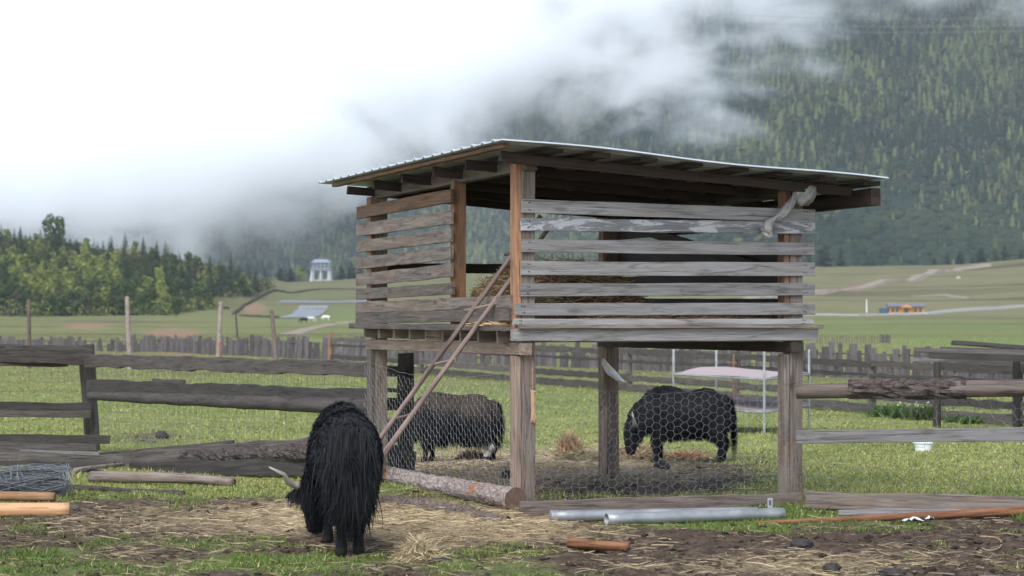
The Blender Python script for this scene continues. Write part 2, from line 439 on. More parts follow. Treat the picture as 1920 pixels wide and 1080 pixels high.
# ------------------------------------------------------------------ ground
def make_ground():
    cols = np.concatenate([np.arange(-1100, -100, 50), np.arange(-100, 2020, 5.), np.arange(2020, 3060, 50)])
    rows = np.concatenate([np.array([10., 12, 13.5]), np.arange(15, 25, .05), np.arange(25, 40, .12), np.arange(40, 130, 1.5), np.geomspace(130, 2000, 110)])
    PX, D = np.meshgrid(cols, rows)
    X = (PX - CX) / F * D; Y = D
    Z = gz(X, Y)
    g, s_ = masks(X, Y, Z)
    near = 1 - sstep(Y, 30, 45)
    dirt = 1 - g
    Z = Z + near * ((fbm(X * 5, Y * 5, 41, 4) - .5) * (.02 + .07 * dirt) + (fbm(X * 16, Y * 12, 43, 3) - .5) * .035 * dirt)
    nx, ny = len(cols), len(rows)
    idx = np.arange(nx * ny).reshape(ny, nx)
    Fc = np.stack([idx[:-1, :-1], idx[:-1, 1:], idx[1:, 1:], idx[1:, :-1]], -1).reshape(-1, 4)
    V = np.stack([X, Y, Z], -1).reshape(-1, 3)
    # bare earth on the far slopes
    px, py = W2P(X, Y, Z)
    bare = blobs(px, py, [(475, 578, 26, 12, 1.0), (560, 575, 40, 6, .45), (325, 624, 55, 9, 1.2), (160, 612, 60, 8, .8), (1600, 548, 60, 5, .55), (350, 660, 70, 7, 1.0), (1590, 640, 140, 6, .55), (1690, 512, 90, 4, .4), (1600, 488, 120, 4, .6)]) * sstep(Y, 70, 90)
    bright = blobs(px, py, [(650, 588, 28, 16, 1.0), (590, 555, 90, 5, .5), (1700, 640, 300, 14, .8), (1560, 605, 160, 10, .5), (620, 640, 120, 12, .5), (1850, 610, 90, 9, .4)])
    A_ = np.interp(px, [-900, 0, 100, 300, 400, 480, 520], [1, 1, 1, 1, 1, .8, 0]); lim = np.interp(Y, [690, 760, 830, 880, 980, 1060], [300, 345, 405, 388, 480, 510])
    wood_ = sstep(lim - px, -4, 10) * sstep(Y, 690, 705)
    o = mesh_np('ground', V, Fc, None, smooth=True, attrs={'grass': g.ravel(), 'straw': s_.ravel(), 'bare': np.clip(bare, 0, 1).ravel(), 'bright': np.clip(bright, 0, 1).ravel(), 'wood': wood_.ravel()}, mats=[ground_mat()])
    return tag(o, kind='structure')

def ground_mat():
    s = NT('ground_soil_and_grass')
    geo = s.n('ShaderNodeNewGeometry'); P = geo.outputs['Position']
    at_ = lambda n: s.n('ShaderNodeAttribute', attribute_name=n).outputs['Fac']
    sep = s.n('ShaderNodeSeparateXYZ'); s.l(P, sep.inputs[0]); Y = sep.outputs[1]
    n1 = s.noise(s.mapping(P, (1, 1, 1)), 9, 8, .7, .3)
    n2 = s.noise(s.mapping(P, (1, .6, 1)), 2.2, 6, .65, .5)
    n3 = s.noise(s.mapping(P, (1, 1, 1)), 45, 5, .7)
    nf = s.noise(s.mapping(P, (.008, .014, .03)), 1.0, 9, .65, .6)
    nb = s.noise(s.mapping(P, (.0055, .02, .02)), 1.0, 9, .62, .8)
    nfine = s.noise(s.mapping(P, (.35, .25, .3)), 1.0, 8, .72)
    soil = s.ramp(n1, [(.32, (.028, .019, .013)), (.5, (.070, .047, .032)), (.68, (.125, .088, .060))])
    soil = s.mix(s.math('MULTIPLY', s.ramp(n2, [(.5, 0.), (.7, 1.)]), .5), soil, (.11, .075, .048))
    strawc = s.ramp(n3, [(.3, (.12, .085, .045)), (.5, (.28, .21, .12)), (.7, (.44, .345, .21))])
    sm = s.math('MULTIPLY_ADD', s.math('ADD', at_('straw'), s.math('MULTIPLY_ADD', n1, 1.2, -.6)), 2.2, -.6, True)
    col = s.mix(sm, soil, strawc)
    grc = s.ramp(n2, [(.3, (.125, .150, .042)), (.5, (.19, .215, .060)), (.7, (.27, .27, .10))])
    grc = s.mix(s.math('MULTIPLY', s.ramp(n3, [(.35, 1.), (.6, 0.)]), .4), grc, (.075, .08, .026))
    lush = s.math('SUBTRACT', 1., s.math('MULTIPLY_ADD', Y, .12, -2.6, True))
    grc = s.mix(s.math('MULTIPLY', lush, .7), grc, s.ramp(n3, [(.3, (.045, .068, .016)), (.6, (.105, .150, .032))]))
    gm = s.math('MULTIPLY_ADD', s.math('ADD', at_('grass'), s.math('MULTIPLY_ADD', s.math('ADD', s.math('MULTIPLY', n1, .6), s.math('MULTIPLY', n2, .4)), 1.5, -.75)), 3.0, -1.0, True)
    col = s.mix(gm, col, grc)
    # pasture at a distance
    past = s.ramp(nb, [(.34, (.105, .088, .040)), (.43, (.17, .155, .062)), (.50, (.20, .205, .070)), (.57, (.17, .215, .062)), (.66, (.115, .135, .046))])
    past = s.mix(s.math('MULTIPLY', s.ramp(nf, [(.48, 0.), (.68, 1.)]), .6), past, (.21, .20, .085))
    past = s.mix(s.math('MULTIPLY', s.ramp(nfine, [(.52, 0.), (.66, 1.)]), .65), past, (.085, .082, .034))
    past = s.mix(s.math('MULTIPLY', at_('bright'), .6), past, (.17, .25, .068))
    # farther up it turns olive brown
    past = s.mix(s.math('MULTIPLY', s.math('MULTIPLY_ADD', Y, 1 / 400., -1.55, True), .5), past, (.135, .12, .056))
    past = s.mix(1.0, past, (.80, .78, .74), 'MULTIPLY')
    px_ = s.math('DIVIDE', sep.outputs[0], Y)
    past = s.mix(s.math('MULTIPLY', s.math('MULTIPLY_ADD', px_, 9., -.3, True), s.math('MULTIPLY_ADD', Y, 1 / 300., -1.6, True)), past, s.ramp(nb, [(.36, (.062, .058, .026)), (.46, (.135, .12, .052)), (.54, (.175, .15, .070)), (.62, (.115, .125, .046))]))
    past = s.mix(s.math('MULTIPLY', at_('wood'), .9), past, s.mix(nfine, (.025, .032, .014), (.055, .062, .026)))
    bm = s.math('MULTIPLY_ADD', s.math('ADD', at_('bare'), s.math('MULTIPLY_ADD', nfine, .9, -.45)), 2.5, -.7, True)
    past = s.mix(s.math('MULTIPLY', bm, .85), past, (.235, .145, .085))
    col = s.mix(s.math('MULTIPLY_ADD', Y, 1 / 40., -1.1, True), col, past)
    bump = s.math('ADD', n1, s.math('MULTIPLY', n3, .5))
    s.bsdf(col, .9, bump, .55, .03, 0, .15)
    return s.m
make_ground()

# ------------------------------------------------------------------ mountain and its forest
def mz(x, y):
    x = np.asarray(x, float); y = np.asarray(y, float)
    y0 = 1580 + 420 * (1 - sstep(x, 10, 200)) - 60 * sstep(x, 250, 500)
    y0 = y0 + (fbm(x * .006, y * .003, 61, 3) - .5) * 160
    z = 12 + np.maximum(y - y0, -40) * .56
    z = z + (fbm(x * .012, y * .007, 63, 4) - .5) * 55 * sstep(y - y0, 0, 150)
    return z
def make_mountain():
    xs = np.concatenate([np.arange(-1500, -700, 40), np.arange(-700, 700, 10), np.arange(700, 1500, 40)]); ys = np.arange(1450, 2900, 10)
    X, Y = np.meshgrid(xs, ys); Z = mz(X, Y)
    nx, ny = len(xs), len(ys); idx = np.arange(nx * ny).reshape(ny, nx)
    Fc = np.stack([idx[:-1, :-1], idx[:-1, 1:], idx[1:, 1:], idx[1:, :-1]], -1).reshape(-1, 4)
    s = NT('mountain_undergrowth'); geo = s.n('ShaderNodeNewGeometry'); P = geo.outputs['Position']
    n1 = s.noise(P, .035, 8, .7); n2 = s.noise(P, .25, 6, .7)
    c = s.ramp(n1, [(.35, (.026, .040, .022)), (.5, (.045, .058, .028)), (.65, (.085, .085, .040))])
    c = s.mix(s.ramp(n2, [(.4, 0.), (.7, .8)]), c, (.018, .026, .014))
    s.bsdf(c, .95, n2, 1., 3., 0, .05)
    o = mesh_np('mountain', np.stack([X, Y, Z], -1).reshape(-1, 3), Fc, s.m, smooth=True)
    return tag(o, kind='structure')
make_mountain()

def cone_tiers(seed, tiers=4, seg=7):
    r = np.random.RandomState(seed); V, Fc = [], []
    for k in range(tiers):
        z0 = .08 + .92 * k / tiers; z1 = min(1.0, z0 + .92 / tiers * 1.55 + .05)
        rad = .24 * (1 - k / tiers) ** .8 + .025
        b = len(V)
        for i in range(seg * 2):
            a = (i + r.rand() * .7) / (seg * 2) * 2 * math.pi
            q = rad * (1.0 if i % 2 else .55) * (.75 + .5 * r.rand())
            V.append((q * math.cos(a), q * math.sin(a), z0 - .03 * r.rand() + (0 if i % 2 else .03)))
        V.append(((r.rand() - .5) * .03, (r.rand() - .5) * .03, z1))
        for i in range(seg * 2): Fc.append((b + i, b + (i + 1) % (seg * 2), b + seg * 2))
    return np.array(V), np.array(Fc)
def lump(seed, sub=2):
    bm = bmesh.new(); bmesh.ops.create_icosphere(bm, subdivisions=sub, radius=.5)
    r = np.random.RandomState(seed)
    V = np.array([v.co[:] for v in bm.verts]); Fc = np.array([[v.index for v in f.verts] for f in bm.faces]); bm.free()
    V = V * (1 + (r.rand(len(V), 1) - .5) * .55); V[:, 2] = V[:, 2] * .75 + .3
    return V, Fc
def spray(seed, n=55):
    """bare or thin-leaved tree: many slivers"""
    r = np.random.RandomState(seed); V, Fc = [], []
    for k in range(n):
        z = .15 + .85 * r.rand(); q = .2 * (1 - z) + .07; a = r.rand() * 6.28
        p = np.array([math.cos(a) * q * r.rand(), math.sin(a) * q * r.rand(), z]); d = np.array([math.cos(a), math.sin(a), .9]) * (.05 + .07 * r.rand())
        w_ = np.array([-math.sin(a), math.cos(a), 0]) * .035
        b = len(V); V += [p - w_, p + w_, p + d]; Fc.append((b, b + 1, b + 2))
    return np.array(V), np.array(Fc)

def make_forest():
    protos = [cone_tiers(1, 3, 4), cone_tiers(2, 4, 4), cone_tiers(3, 3, 5), lump(4, 1), lump(5, 1), spray(6), spray(7), cone_tiers(8, 4, 3)]
    r = np.random.RandomState(5)
    N = 85000
    Y = 1540 + 960 * r.rand(N) ** 1.15; px = -200 + 2320 * r.rand(N); X = (px - CX) / F * Y
    Z = mz(X, Y); py = HZ - F * (Z - EYE) / Y
    ok = (py > -70) & (py < 575) & (Y < 2500)
    X, Y, Z, px, py = X[ok], Y[ok], Z[ok], px[ok], py[ok]
    # deep inside the cloud only the outer trees are kept
    deep = py < (np.interp(px, [0, 300, 650, 1000, 1250, 1500, 1700], [330, 290, 220, 120, 40, -40, -80]))
    X, Y, Z, px, py = X[~deep], Y[~deep], Z[~deep], px[~deep], py[~deep]
    n = len(X)
    el = fbm(X * .008, Z * .02, 71, 3); mixn = fbm(X * .02 + 9, Z * .035, 73, 4); rr = r.rand(n)
    low = 1 - sstep(Z + (el - .5) * 120, 55, 105)            # rounded scrub low down on the right, conifers above
    low = low * sstep(X, 40, 140) + .35 * (1 - sstep(X, 40, 140)) * (rr * 0 + 1)
    kind = np.where(rr < low * .85 + .10, 3 + (r.rand(n) < .5), np.where(r.rand(n) < .16, 5 + (r.rand(n) < .5), (r.rand(n) * 3).astype(int)))
    kind = np.where((kind < 3) & (r.rand(n) < .3), 7, kind)
    Vs, Fs, Ts, base = [], [], [], 0
    for k, (pv, pf) in enumerate(protos):
        m = np.where(kind == k)[0]; c = len(m)
        if not c: continue
        conif = k < 3 or k == 7
        h = (6 + 8.5 * r.rand(c) ** 1.6) if conif else ((4.5 + 5 * r.rand(c)) if k in (3, 4) else 8 + 6 * r.rand(c))
        wd = h * (1.0 if conif else 1.35) if k not in (3, 4) else h * (1.2 + .5 * r.rand(c))
        a = r.rand(c) * 6.28; ca, sa = np.cos(a), np.sin(a)
        x = pv[None, :, 0] * ca[:, None] - pv[None, :, 1] * sa[:, None]; y = pv[None, :, 0] * sa[:, None] + pv[None, :, 1] * ca[:, None]
        V = np.stack([X[m][:, None] + x * wd[:, None], Y[m][:, None] + y * wd[:, None], Z[m][:, None] - .6 + pv[None, :, 2] * h[:, None]], -1)
        Fc = pf[None] + (np.arange(c) * len(pv))[:, None, None] + base
        q = r.rand(c); cl = mixn[m]
        if conif:
            dark = np.array([.012, .026, .018]); light = np.array([.105, .125, .052]); mid = np.array([.036, .056, .028])
            lf = (q < np.clip((cl - .42 + .10 * (X[m] < 60)) * 3.2, .10, .75))
            t = np.where(lf[:, None], light * (.7 + .6 * r.rand(c, 1)), np.where((q > .75)[:, None], mid, dark) * (.75 + .5 * r.rand(c, 1)))
        elif k in (3, 4):
            a0 = np.array([.014, .030, .020]); b0 = np.array([.040, .055, .028]); y0 = np.array([.13, .125, .04])
            t = a0 + (b0 - a0) * np.clip((cl[:, None] - .35) * 2.4 + (r.rand(c, 1) - .5) * .7, 0, 1)
            ylw = (q < .012 + .22 * (X[m] < 60)); t = np.where(ylw[:, None], y0 * (.6 + .5 * r.rand(c, 1)), t)
        else:
            t = np.array([.20, .195, .13]) * (.55 + .6 * r.rand(c, 1))
        t = t * .74 * (1 + .35 * (1 - sstep(X[m], -60, 120)))[:, None]  # left trees tinted lighter to make up for light lost under the cloud
        T = np.repeat(t[:, None, :], len(pv), 1)
        Vs.append(V.reshape(-1, 3)); Fs.append(Fc.reshape(-1, 3)); Ts.append(T.reshape(-1, 3)); base += c * len(pv)
    o = mesh_np('mountain_forest', np.concatenate(Vs), np.concatenate(Fs), attr_mat('far_foliage', .95, .05, 0, .0), attrs={'tint': np.concatenate(Ts)})
    return tag(o, 'mixed dark forest covering the mountain slope under the low cloud', 'forest', kind='stuff')
make_forest()

def make_cloud():
    s = NT('low_cloud_vapour')
    tc = s.n('ShaderNodeTexCoord'); P = tc.outputs['Object']
    sep = s.n('ShaderNodeSeparateXYZ'); s.l(P, sep.inputs[0]); X, Y, Z = sep.outputs
    # lower limit of the cloud rises along the valley towards +X
    xx = s.math('MULTIPLY', X, X)
    zb = s.math('MULTIPLY_ADD', xx, .00023, s.math('MULTIPLY_ADD', X, .30, 133.))
    yk = s.math('DIVIDE', 1900., Y)
    zz = s.math('MULTIPLY', Z, yk)
    n1 = s.noise(s.mapping(P, (1 / 190., 1 / 330., 1 / 120.)), 1.0, 7, .6, .7)
    n2 = s.noise(s.mapping(P, (1 / 60., 1 / 160., 1 / 40.)), 1.0, 8, .68, .5)
    q = s.math('DIVIDE', s.math('SUBTRACT', zz, zb), 45.)
    q = s.math('ADD', q, s.math('MULTIPLY_ADD', n1, 6.8, -3.0))
    q = s.math('ADD', q, s.math('MULTIPLY_ADD', n2, 3.8, -1.95))
    d = s.math('POWER', s.math('MULTIPLY', s.math('MAXIMUM', q, 0.), .55, None, True), 1.6)
    mr = s.n('ShaderNodeMapRange', interpolation_type='SMOOTHSTEP'); s.l(X, mr.inputs[0])
    for i_, v_ in ((1, 10.), (2, 200.), (3, 420.), (4, 0.)): mr.inputs[i_].default_value = v_
    ym = s.math('ADD', s.math('MULTIPLY_ADD', Z, 1.786, 1560.), mr.outputs[0])
    gap = s.math('ADD', s.math('SUBTRACT', Y, ym), s.math('MULTIPLY_ADD', n1, 300., 170.))
    d = s.math('MULTIPLY', d, s.math('DIVIDE', gap, 120., None, True))
    dens = s.math('MULTIPLY_ADD', d, .036, CLOUD_HAZE)
    v = s.n('ShaderNodeVolumePrincipled'); v.inputs['Anisotropy'].default_value = .25
    s.l(s.mix(s.math('MULTIPLY', d, 8., None, True), (.84, .93, 1), (1, 1, 1)), v.inputs['Color'])
    s.l(dens, v.inputs['Density']); s.l(v.outputs[0], s.out.inputs['Volume'])
    s.m.cycles.volume_step_rate = .35
    b = Bag(); b.box((0, 1940, 215), (1600, 900, 430))
    o = b.build('low_cloud', s.m)
    return tag(o, 'white low cloud hanging on the mountain slope', 'cloud', kind='stuff')
CLOUD_HAZE = .00012
make_cloud()

def make_haze():
    s = NT('valley_air'); v = s.n('ShaderNodeVolumePrincipled'); v.inputs['Color'].default_value = (.86, .94, 1, 1); v.inputs['Density'].default_value = .00006; v.inputs['Anisotropy'].default_value = .1
    s.l(v.outputs[0], s.out.inputs['Volume'])
    b = Bag(); b.box((0, 1400, 396), (3200, 3000, 808)); tag(b.build('haze', s.m), 'thin bluish haze filling the valley', 'haze', kind='stuff')
make_haze()

# ------------------------------------------------------------------ hay shed on posts
A0 = Vector((.086, 21.9, 0))                          # foot of the corner post
U = Vector((.941, .337, 0)).normalized(); Vv = Vector((-.337, .941, 0)).normalized()
W_, L_ = 2.53, 4.33
def S(u, v, z): return A0 + U * u + Vv * v + Vector((0, 0, z))
def hitf(px, py, v0):
    """pixel -> (u, z) on the plane v = v0 (the front)"""
    d = Vector(((px - CX) / F, 1, (HZ - py) / F)); o = Vector((0, 0, EYE))
    t = ((A0 + Vv * v0) - o).dot(Vv) / d.dot(Vv); p = o + d * t
    return (p - A0).dot(U), p.z
def hitl(px, py, u0):
    d = Vector(((px - CX) / F, 1, (HZ - py) / F)); o = Vector((0, 0, EYE))
    t = ((A0 + U * u0) - o).dot(U) / d.dot(U); p = o + d * t
    return (p - A0).dot(Vv), p.z
shed = empty('hay_shed', S(W_ / 2, L_ / 2, 0), 'weathered timber hay shed raised on posts with slatted sides and sloping tin roof', 'shed')
def sb(name, a, b, w_, t, mat, up=(0, 0, 1), **k): return board(name, S(*a), S(*b), w_, t, M[mat], shed, up, **k)
def front_slat(x0, y0, x1, y1, h0, mat='grey', v0=-.095, name='slat', t=.028, wob=.004):
    u0, z0 = hitf(x0, y0, v0); u1, z1 = hitf(x1, y1, v0)
    return sb(name, (u0, v0, z0), (u1, v0, z1), h0, t, mat, wob=wob)
def left_slat(x0, y0, x1, y1, h0, mat, u0=-.095, name='slat', t=.03, wob=.006):
    v0, z0 = hitl(x0, y0, u0); v1, z1 = hitl(x1, y1, u0)
    return sb(name, (u0, v0, z0), (u0, v1, z1), h0, t, mat, wob=wob)
def roof_z(u, v): return 3.107 - .0757 * (u + .45) - .0168 * (v + .75)

def post(u, v, z0, z1, wu, wv, mat, mat2=None):
    sb('post', (u, v, z0), (u, v, z1), wu, wv, mat, up=U, wob=.006)
# the four posts, two planks nailed together each
for (u, v, zt, m1, m2) in ((0, 0, 2.94, 'greybrown', 'orange'), (W_, 0, 2.76, 'greybrown', 'brown'), (0, L_, 2.84, 'greybrown', 'brown'), (W_, L_, 2.66, 'tan', 'brown')):
    sb('post', (u + .03, v, -.12), (u + .03, v, zt), .125, .15, m1, up=U, wob=.006)
    sb('post_plank', (u - .058, v + .002, 1.47), (u - .058, v + .002, zt - .004), .05, .142, m2, up=U, wob=.003)
    sb('post_plank', (u - .058, v + .002, -.1), (u - .058, v + .002, 1.30), .05, .142, 'tan' if u == 0 and v == 0 else m1, up=U, wob=.004)
sb('door_post', (0, 1.72, 1.552), (0, 1.72, 2.88), .12, .10, 'brown', up=U)
sb('door_post', (-.02, .085, 1.552), (-.02, .085, 2.92), .045, .05, 'orange', up=U)
# floor frame
sb('floor_beam', (-.02, -.14, 1.362), (-.02, L_ + .12, 1.345), .10, .12, 'tan')
sb('floor_beam', (W_, -.16, 1.365), (W_, L_ + .15, 1.35), .09, .12, 'under')
for k in range(9):
    v = .16 + k * (L_ - .1) / 8.4
    sb('joist', (-.17, v, 1.463), (W_ + .12, v, 1.463), .10, .05, 'greybrown')
sb('floor_beam', (-.14, -.13, 1.482), (W_ + .20, -.13, 1.476), .105, .07, 'grey', wob=.006)
for k in range(11):
    v = -.02 + k * L_ / 10.2
    sb('deck_board', (-.20, v + .19, 1.533), (W_ + .14, v + .19, 1.533), .34, .034, 'greybrown', up=Vv)
sb('deck_board', (-.215, -.14, 1.541), (-.215, L_ + .2, 1.532), .055, .045, 'fence', wob=.005)
sb('deck_board', (-.10, -.20, 1.553), (W_ + .22, -.20, 1.549), .034, .06, 'greybrown', wob=.005)
# front slats
FS = [(978, 386, 1527, 405, .116, 'grey'), (976, 421, 1527, 427, .108, 'grey_white'), (978, 461, 1526, 467, .112, 'grey'), (977, 503, 1527, 505, .122, 'grey'),
      (975, 544, 1527, 542, .112, 'grey'), (966, 580, 1527, 579, .106, 'grey'), (962, 604, 1524, 603, .054, 'grey')]
for a in FS:
    so = front_slat(*a[:4], a[4], a[5]); nb = Bag(); Ls = max(v.co.x for v in so.data.vertices)
    for fx in (.06, .075, Ls - .11, Ls - .085):
        for zz_ in (-.26, .27):
            V, Fc = tube_np([(fx + random.uniform(-.01, .01), -.014, a[4] * zz_ + random.uniform(-.008, .008)), (fx, -.0175, a[4] * zz_)], .0045, 6); nb.add(V, Fc)
    no = nb.build('nail_heads', M['dung'], None); no.parent = so; no['kind'] = 'stuff'

# left side slats
LS = [(671, 399, 848, 367, .125, 'brown'), (670, 432, 848, 407, .128, 'greybrown'), (671, 463, 848, 441, .118, 'greybrown'), (670, 494, 848, 474, .122, 'greybrown'),
      (670, 525, 848, 507, .122, 'greybrown'), (670, 552, 850, 541, .108, 'greybrown'), (669, 577, 958, 566, .112, 'greybrown'), (669, 597, 958, 590, .112, 'greybrown')]
for a in LS: left_slat(*a[:4], a[4], a[5])
# far sides
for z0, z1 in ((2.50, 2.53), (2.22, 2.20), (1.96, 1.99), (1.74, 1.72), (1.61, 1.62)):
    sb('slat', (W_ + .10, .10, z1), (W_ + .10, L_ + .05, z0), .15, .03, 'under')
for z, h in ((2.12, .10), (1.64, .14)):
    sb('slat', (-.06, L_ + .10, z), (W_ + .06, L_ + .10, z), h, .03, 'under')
# wall plates, rafters, purlins
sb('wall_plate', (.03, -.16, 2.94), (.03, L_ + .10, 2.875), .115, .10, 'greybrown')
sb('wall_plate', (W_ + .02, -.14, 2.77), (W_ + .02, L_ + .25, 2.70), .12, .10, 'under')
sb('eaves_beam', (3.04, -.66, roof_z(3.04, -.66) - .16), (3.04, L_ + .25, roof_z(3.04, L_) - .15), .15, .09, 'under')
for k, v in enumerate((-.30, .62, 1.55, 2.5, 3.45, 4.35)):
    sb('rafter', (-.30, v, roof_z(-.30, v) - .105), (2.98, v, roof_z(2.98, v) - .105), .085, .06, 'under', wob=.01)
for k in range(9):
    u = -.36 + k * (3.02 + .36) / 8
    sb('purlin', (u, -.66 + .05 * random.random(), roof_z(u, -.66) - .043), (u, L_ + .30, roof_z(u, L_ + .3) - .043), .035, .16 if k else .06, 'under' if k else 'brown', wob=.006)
sb('brace', (W_ + .02, .15, 2.0), (W_ + .02, L_ - .2, 2.62), .10, .035, 'under')
def make_roof():
    us = np.linspace(-.46, 3.10, 30)
    prof = []
    v = -.78
    while v < L_ + .30:
        prof += [(v, 0), (v + .19, 0), (v + .205, .014), (v + .245, .014), (v + .26, 0)]; v += .27
    prof = np.array(prof); n = len(prof)
    V = []
    for sgn in (0, -.012):
        for u in us:
            z = roof_z(u, prof[:, 0]) + prof[:, 1] + sgn + .012 * math.sin(u * 2.6 + .6) * 1.0
            q = A0[:2]
            P = np.c_[A0.x + U.x * u + Vv.x * prof[:, 0], A0.y + U.y * u + Vv.y * prof[:, 0], z]
            V.append(P)
    V = np.concatenate(V) - np.array(shed.location)
    m = len(us); Fc = []
    for i in range(m - 1):
        for k in range(n - 1):
            a = i * n + k; Fc.append((a, a + n, a + n + 1, a + 1))
            b = a + m * n; Fc.append((b, b + 1, b + n + 1, b + n))
    for i in range(m - 1):
        for k in (0, n - 1):
            a = i * n + k; Fc.append((a, a + n, a + n + m * n, a + m * n))
    for k in range(n - 1):
        for i in (0, m - 1):
            a = i * n + k; Fc.append((a, a + 1, a + 1 + m * n, a + m * n))
    mesh_np('roof_sheet', V, Fc, M['tin'], shed)
make_roof()

def hex_net(name, origin, ax, length, z0, z1, cw, ch, mat, parent, r=.0017, sag=.03, seed=0, hole=None):
    """hexagonal wire netting: one mesh of fine wires; ax is the horizontal direction"""
    rr = np.random.RandomState(seed); b = Bag(); nrm = Vector((ax.y, -ax.x, 0))
    nodes = {}; edges = []
    nx = int(length / cw) + 1; nz = int((z1 - z0) / ch) + 1
    def nd(i, j, k):
        # hexagons lie with two twisted horizontal sides
        key = (i, j, k)
        if key not in nodes:
            s_ = (i + (.5 if j % 2 else 0)) * cw + (-.16 if k == 0 else .16) * cw
            z = z0 + j * ch
            s_ += (rr.rand() - .5) * cw * .16; z += (rr.rand() - .5) * ch * .3
            t_ = (z - z0) / (z1 - z0)
            z -= sag * math.sin(math.pi * min(1, max(0, s_ / length))) * max(0, t_)
            o_ = (fbm(s_ * 1.2, z * 1.2, seed, 2) - .5) * .05
            nodes[key] = Vector(origin) + ax * s_ + Vector((0, 0, z)) + nrm * float(o_)
        return nodes[key]
    for j in range(nz):
        for i in range(nx):
            edges.append((nd(i, j, 0), nd(i, j, 1)))
            if j + 1 < nz:
                if j % 2 == 0: edges += [(nd(i, j, 1), nd(i, j + 1, 0)), (nd(i, j, 0), nd(i - 1, j + 1, 1))]
                else: edges += [(nd(i, j, 1), nd(i + 1, j + 1, 0)), (nd(i, j, 0), nd(i, j + 1, 1))]
    for p, q in edges:
        sm = (p - Vector(origin)).dot(ax); sq = (q - Vector(origin)).dot(ax)
        if min(sm, sq) < -.02 or max(sm, sq) > length + .02: continue
        b.add(*tube_np([p, q], r, 3))
    # loose top and bottom wires
    for z in (z0, z1):
        pts = [Vector(origin) + ax * s_ + Vector((0, 0, z - (sag * math.sin(math.pi * s_ / length) if z == z1 else 0) + .02 * (rr.rand() - .5))) for s_ in np.linspace(0, length, 24)]
        b.tube(pts, r * 1.1, 3)
    V = np.concatenate(b.V) - np.array(parent.location); b.V = [V]
    return b.build(name, mat, parent)
hex_net('wire_netting', S(.0, -.085, 0), U, W_ + .06, .02, 1.07, .134, .0385, M['wire'], shed, sag=.10, seed=3, r=.0012)
hex_net('wire_netting', S(-.088, .0, 0), Vv, L_ + .1, .10, 1.18, .165, .047, M['wire'], shed, sag=.12, seed=5)

# board lying against the front posts
p0, p1 = gpt(975, 965), gpt(1498, 947)
kb = board('base_board', p0 + Vector((0, -.06, .06)), p1 + Vector((0, -.06, .055)), .115, .06, M['greybrown'], None, wob=.014, seed=4)
tag(kb, 'thick weathered ground board along the foot of the shed front', 'board')

# ladder
lad = empty('ladder', S(-.62, 2.55, .15), 'rusty brown pole ladder leaning into the shed doorway', 'ladder')
def lad_line(off):
    f = Vector(S(-.60, 2.45, .14)) ; t = Vector(S(.40, .28, 2.55))
    return f, t
def lad_line(pa, ua, pb, ub, top_px):
    va, za = hitl(pa[0], pa[1], ua); vb, zb_ = hitl(pb[0], pb[1], ub)
    a, b = Vector(S(ua, va, za)), Vector(S(ub, vb, zb_)); d = (b - a)
    t = 0.
    while CX + F * (a + d * t).x / (a + d * t).y < top_px: t += .01
    top = a + d * t; t = 0.
    while (a + d * t).z > float(gz((a + d * t).x, (a + d * t).y)) + .02: t -= .01
    return a + d * t, top
f1, t1 = lad_line((900, 562), -.20, (957, 483), .045, 1014)
f2, t2 = lad_line((908, 594), -.20, (959, 524), .03, 1041)
for f_, t_ in ((f1, t1), (f2, t2)):
    log('stile', f_, t_, .024, .020, M['rail'], lad, .05, bow=random.uniform(-.015, .015), seg=12)
for q in (.075, .26, .45, .645, .84):
    a = f1.lerp(t1, q + .03); b = f2.lerp(t2, q + .055); dd = (b - a).normalized()
    log('rung', a - dd * .09, b + dd * .04, .012, .012, M['rail'], lad, .05, seg=8)

# ------------------------------------------------------------------ small things on the shed
def blob_strip(name, P, wid, thick, mat, seed=0, seg=26, crumple=.35):
    """a twisted, folded piece of thin sheeting"""
    P = np.array([tuple(p) for p in P]); k = len(P); t = np.linspace(0, k - 1, k * 5); Q = np.stack([np.interp(t, np.arange(k), P[:, j]) for j in range(3)], 1)
    for _ in range(3): Q[1:-1] = (Q[:-2] + 2 * Q[1:-1] + Q[2:]) / 4
    wq = np.interp(t, np.arange(k), wid)
    for _ in range(2): wq[1:-1] = (wq[:-2] + 2 * wq[1:-1] + wq[2:]) / 4
    n = len(Q); V, Fc = tube_np(Q, wq, seg); a = np.tile(np.arange(seg) / seg * 6.28319, n); i = np.repeat(np.arange(n), seg)
    tw = a + i * .10
    fold = .55 * (fbm(np.cos(tw) * 2.2 + 5, np.sin(tw) * 2.2 + i * .05, seed, 3) - .5) * 2 + .12 * np.sin(tw * 5 + i * .1) + .5 * (fbm(a * 0 + i * .5, np.cos(a) * 1.5 + 3, seed + 3, 3) - .5)
    C = np.repeat(Q, seg, 0); V = C + (V[:n * seg] - C) * (1 + fold * crumple * 2)[:, None]
    return mesh_np(name, V, Fc, mat, None, smooth=True)
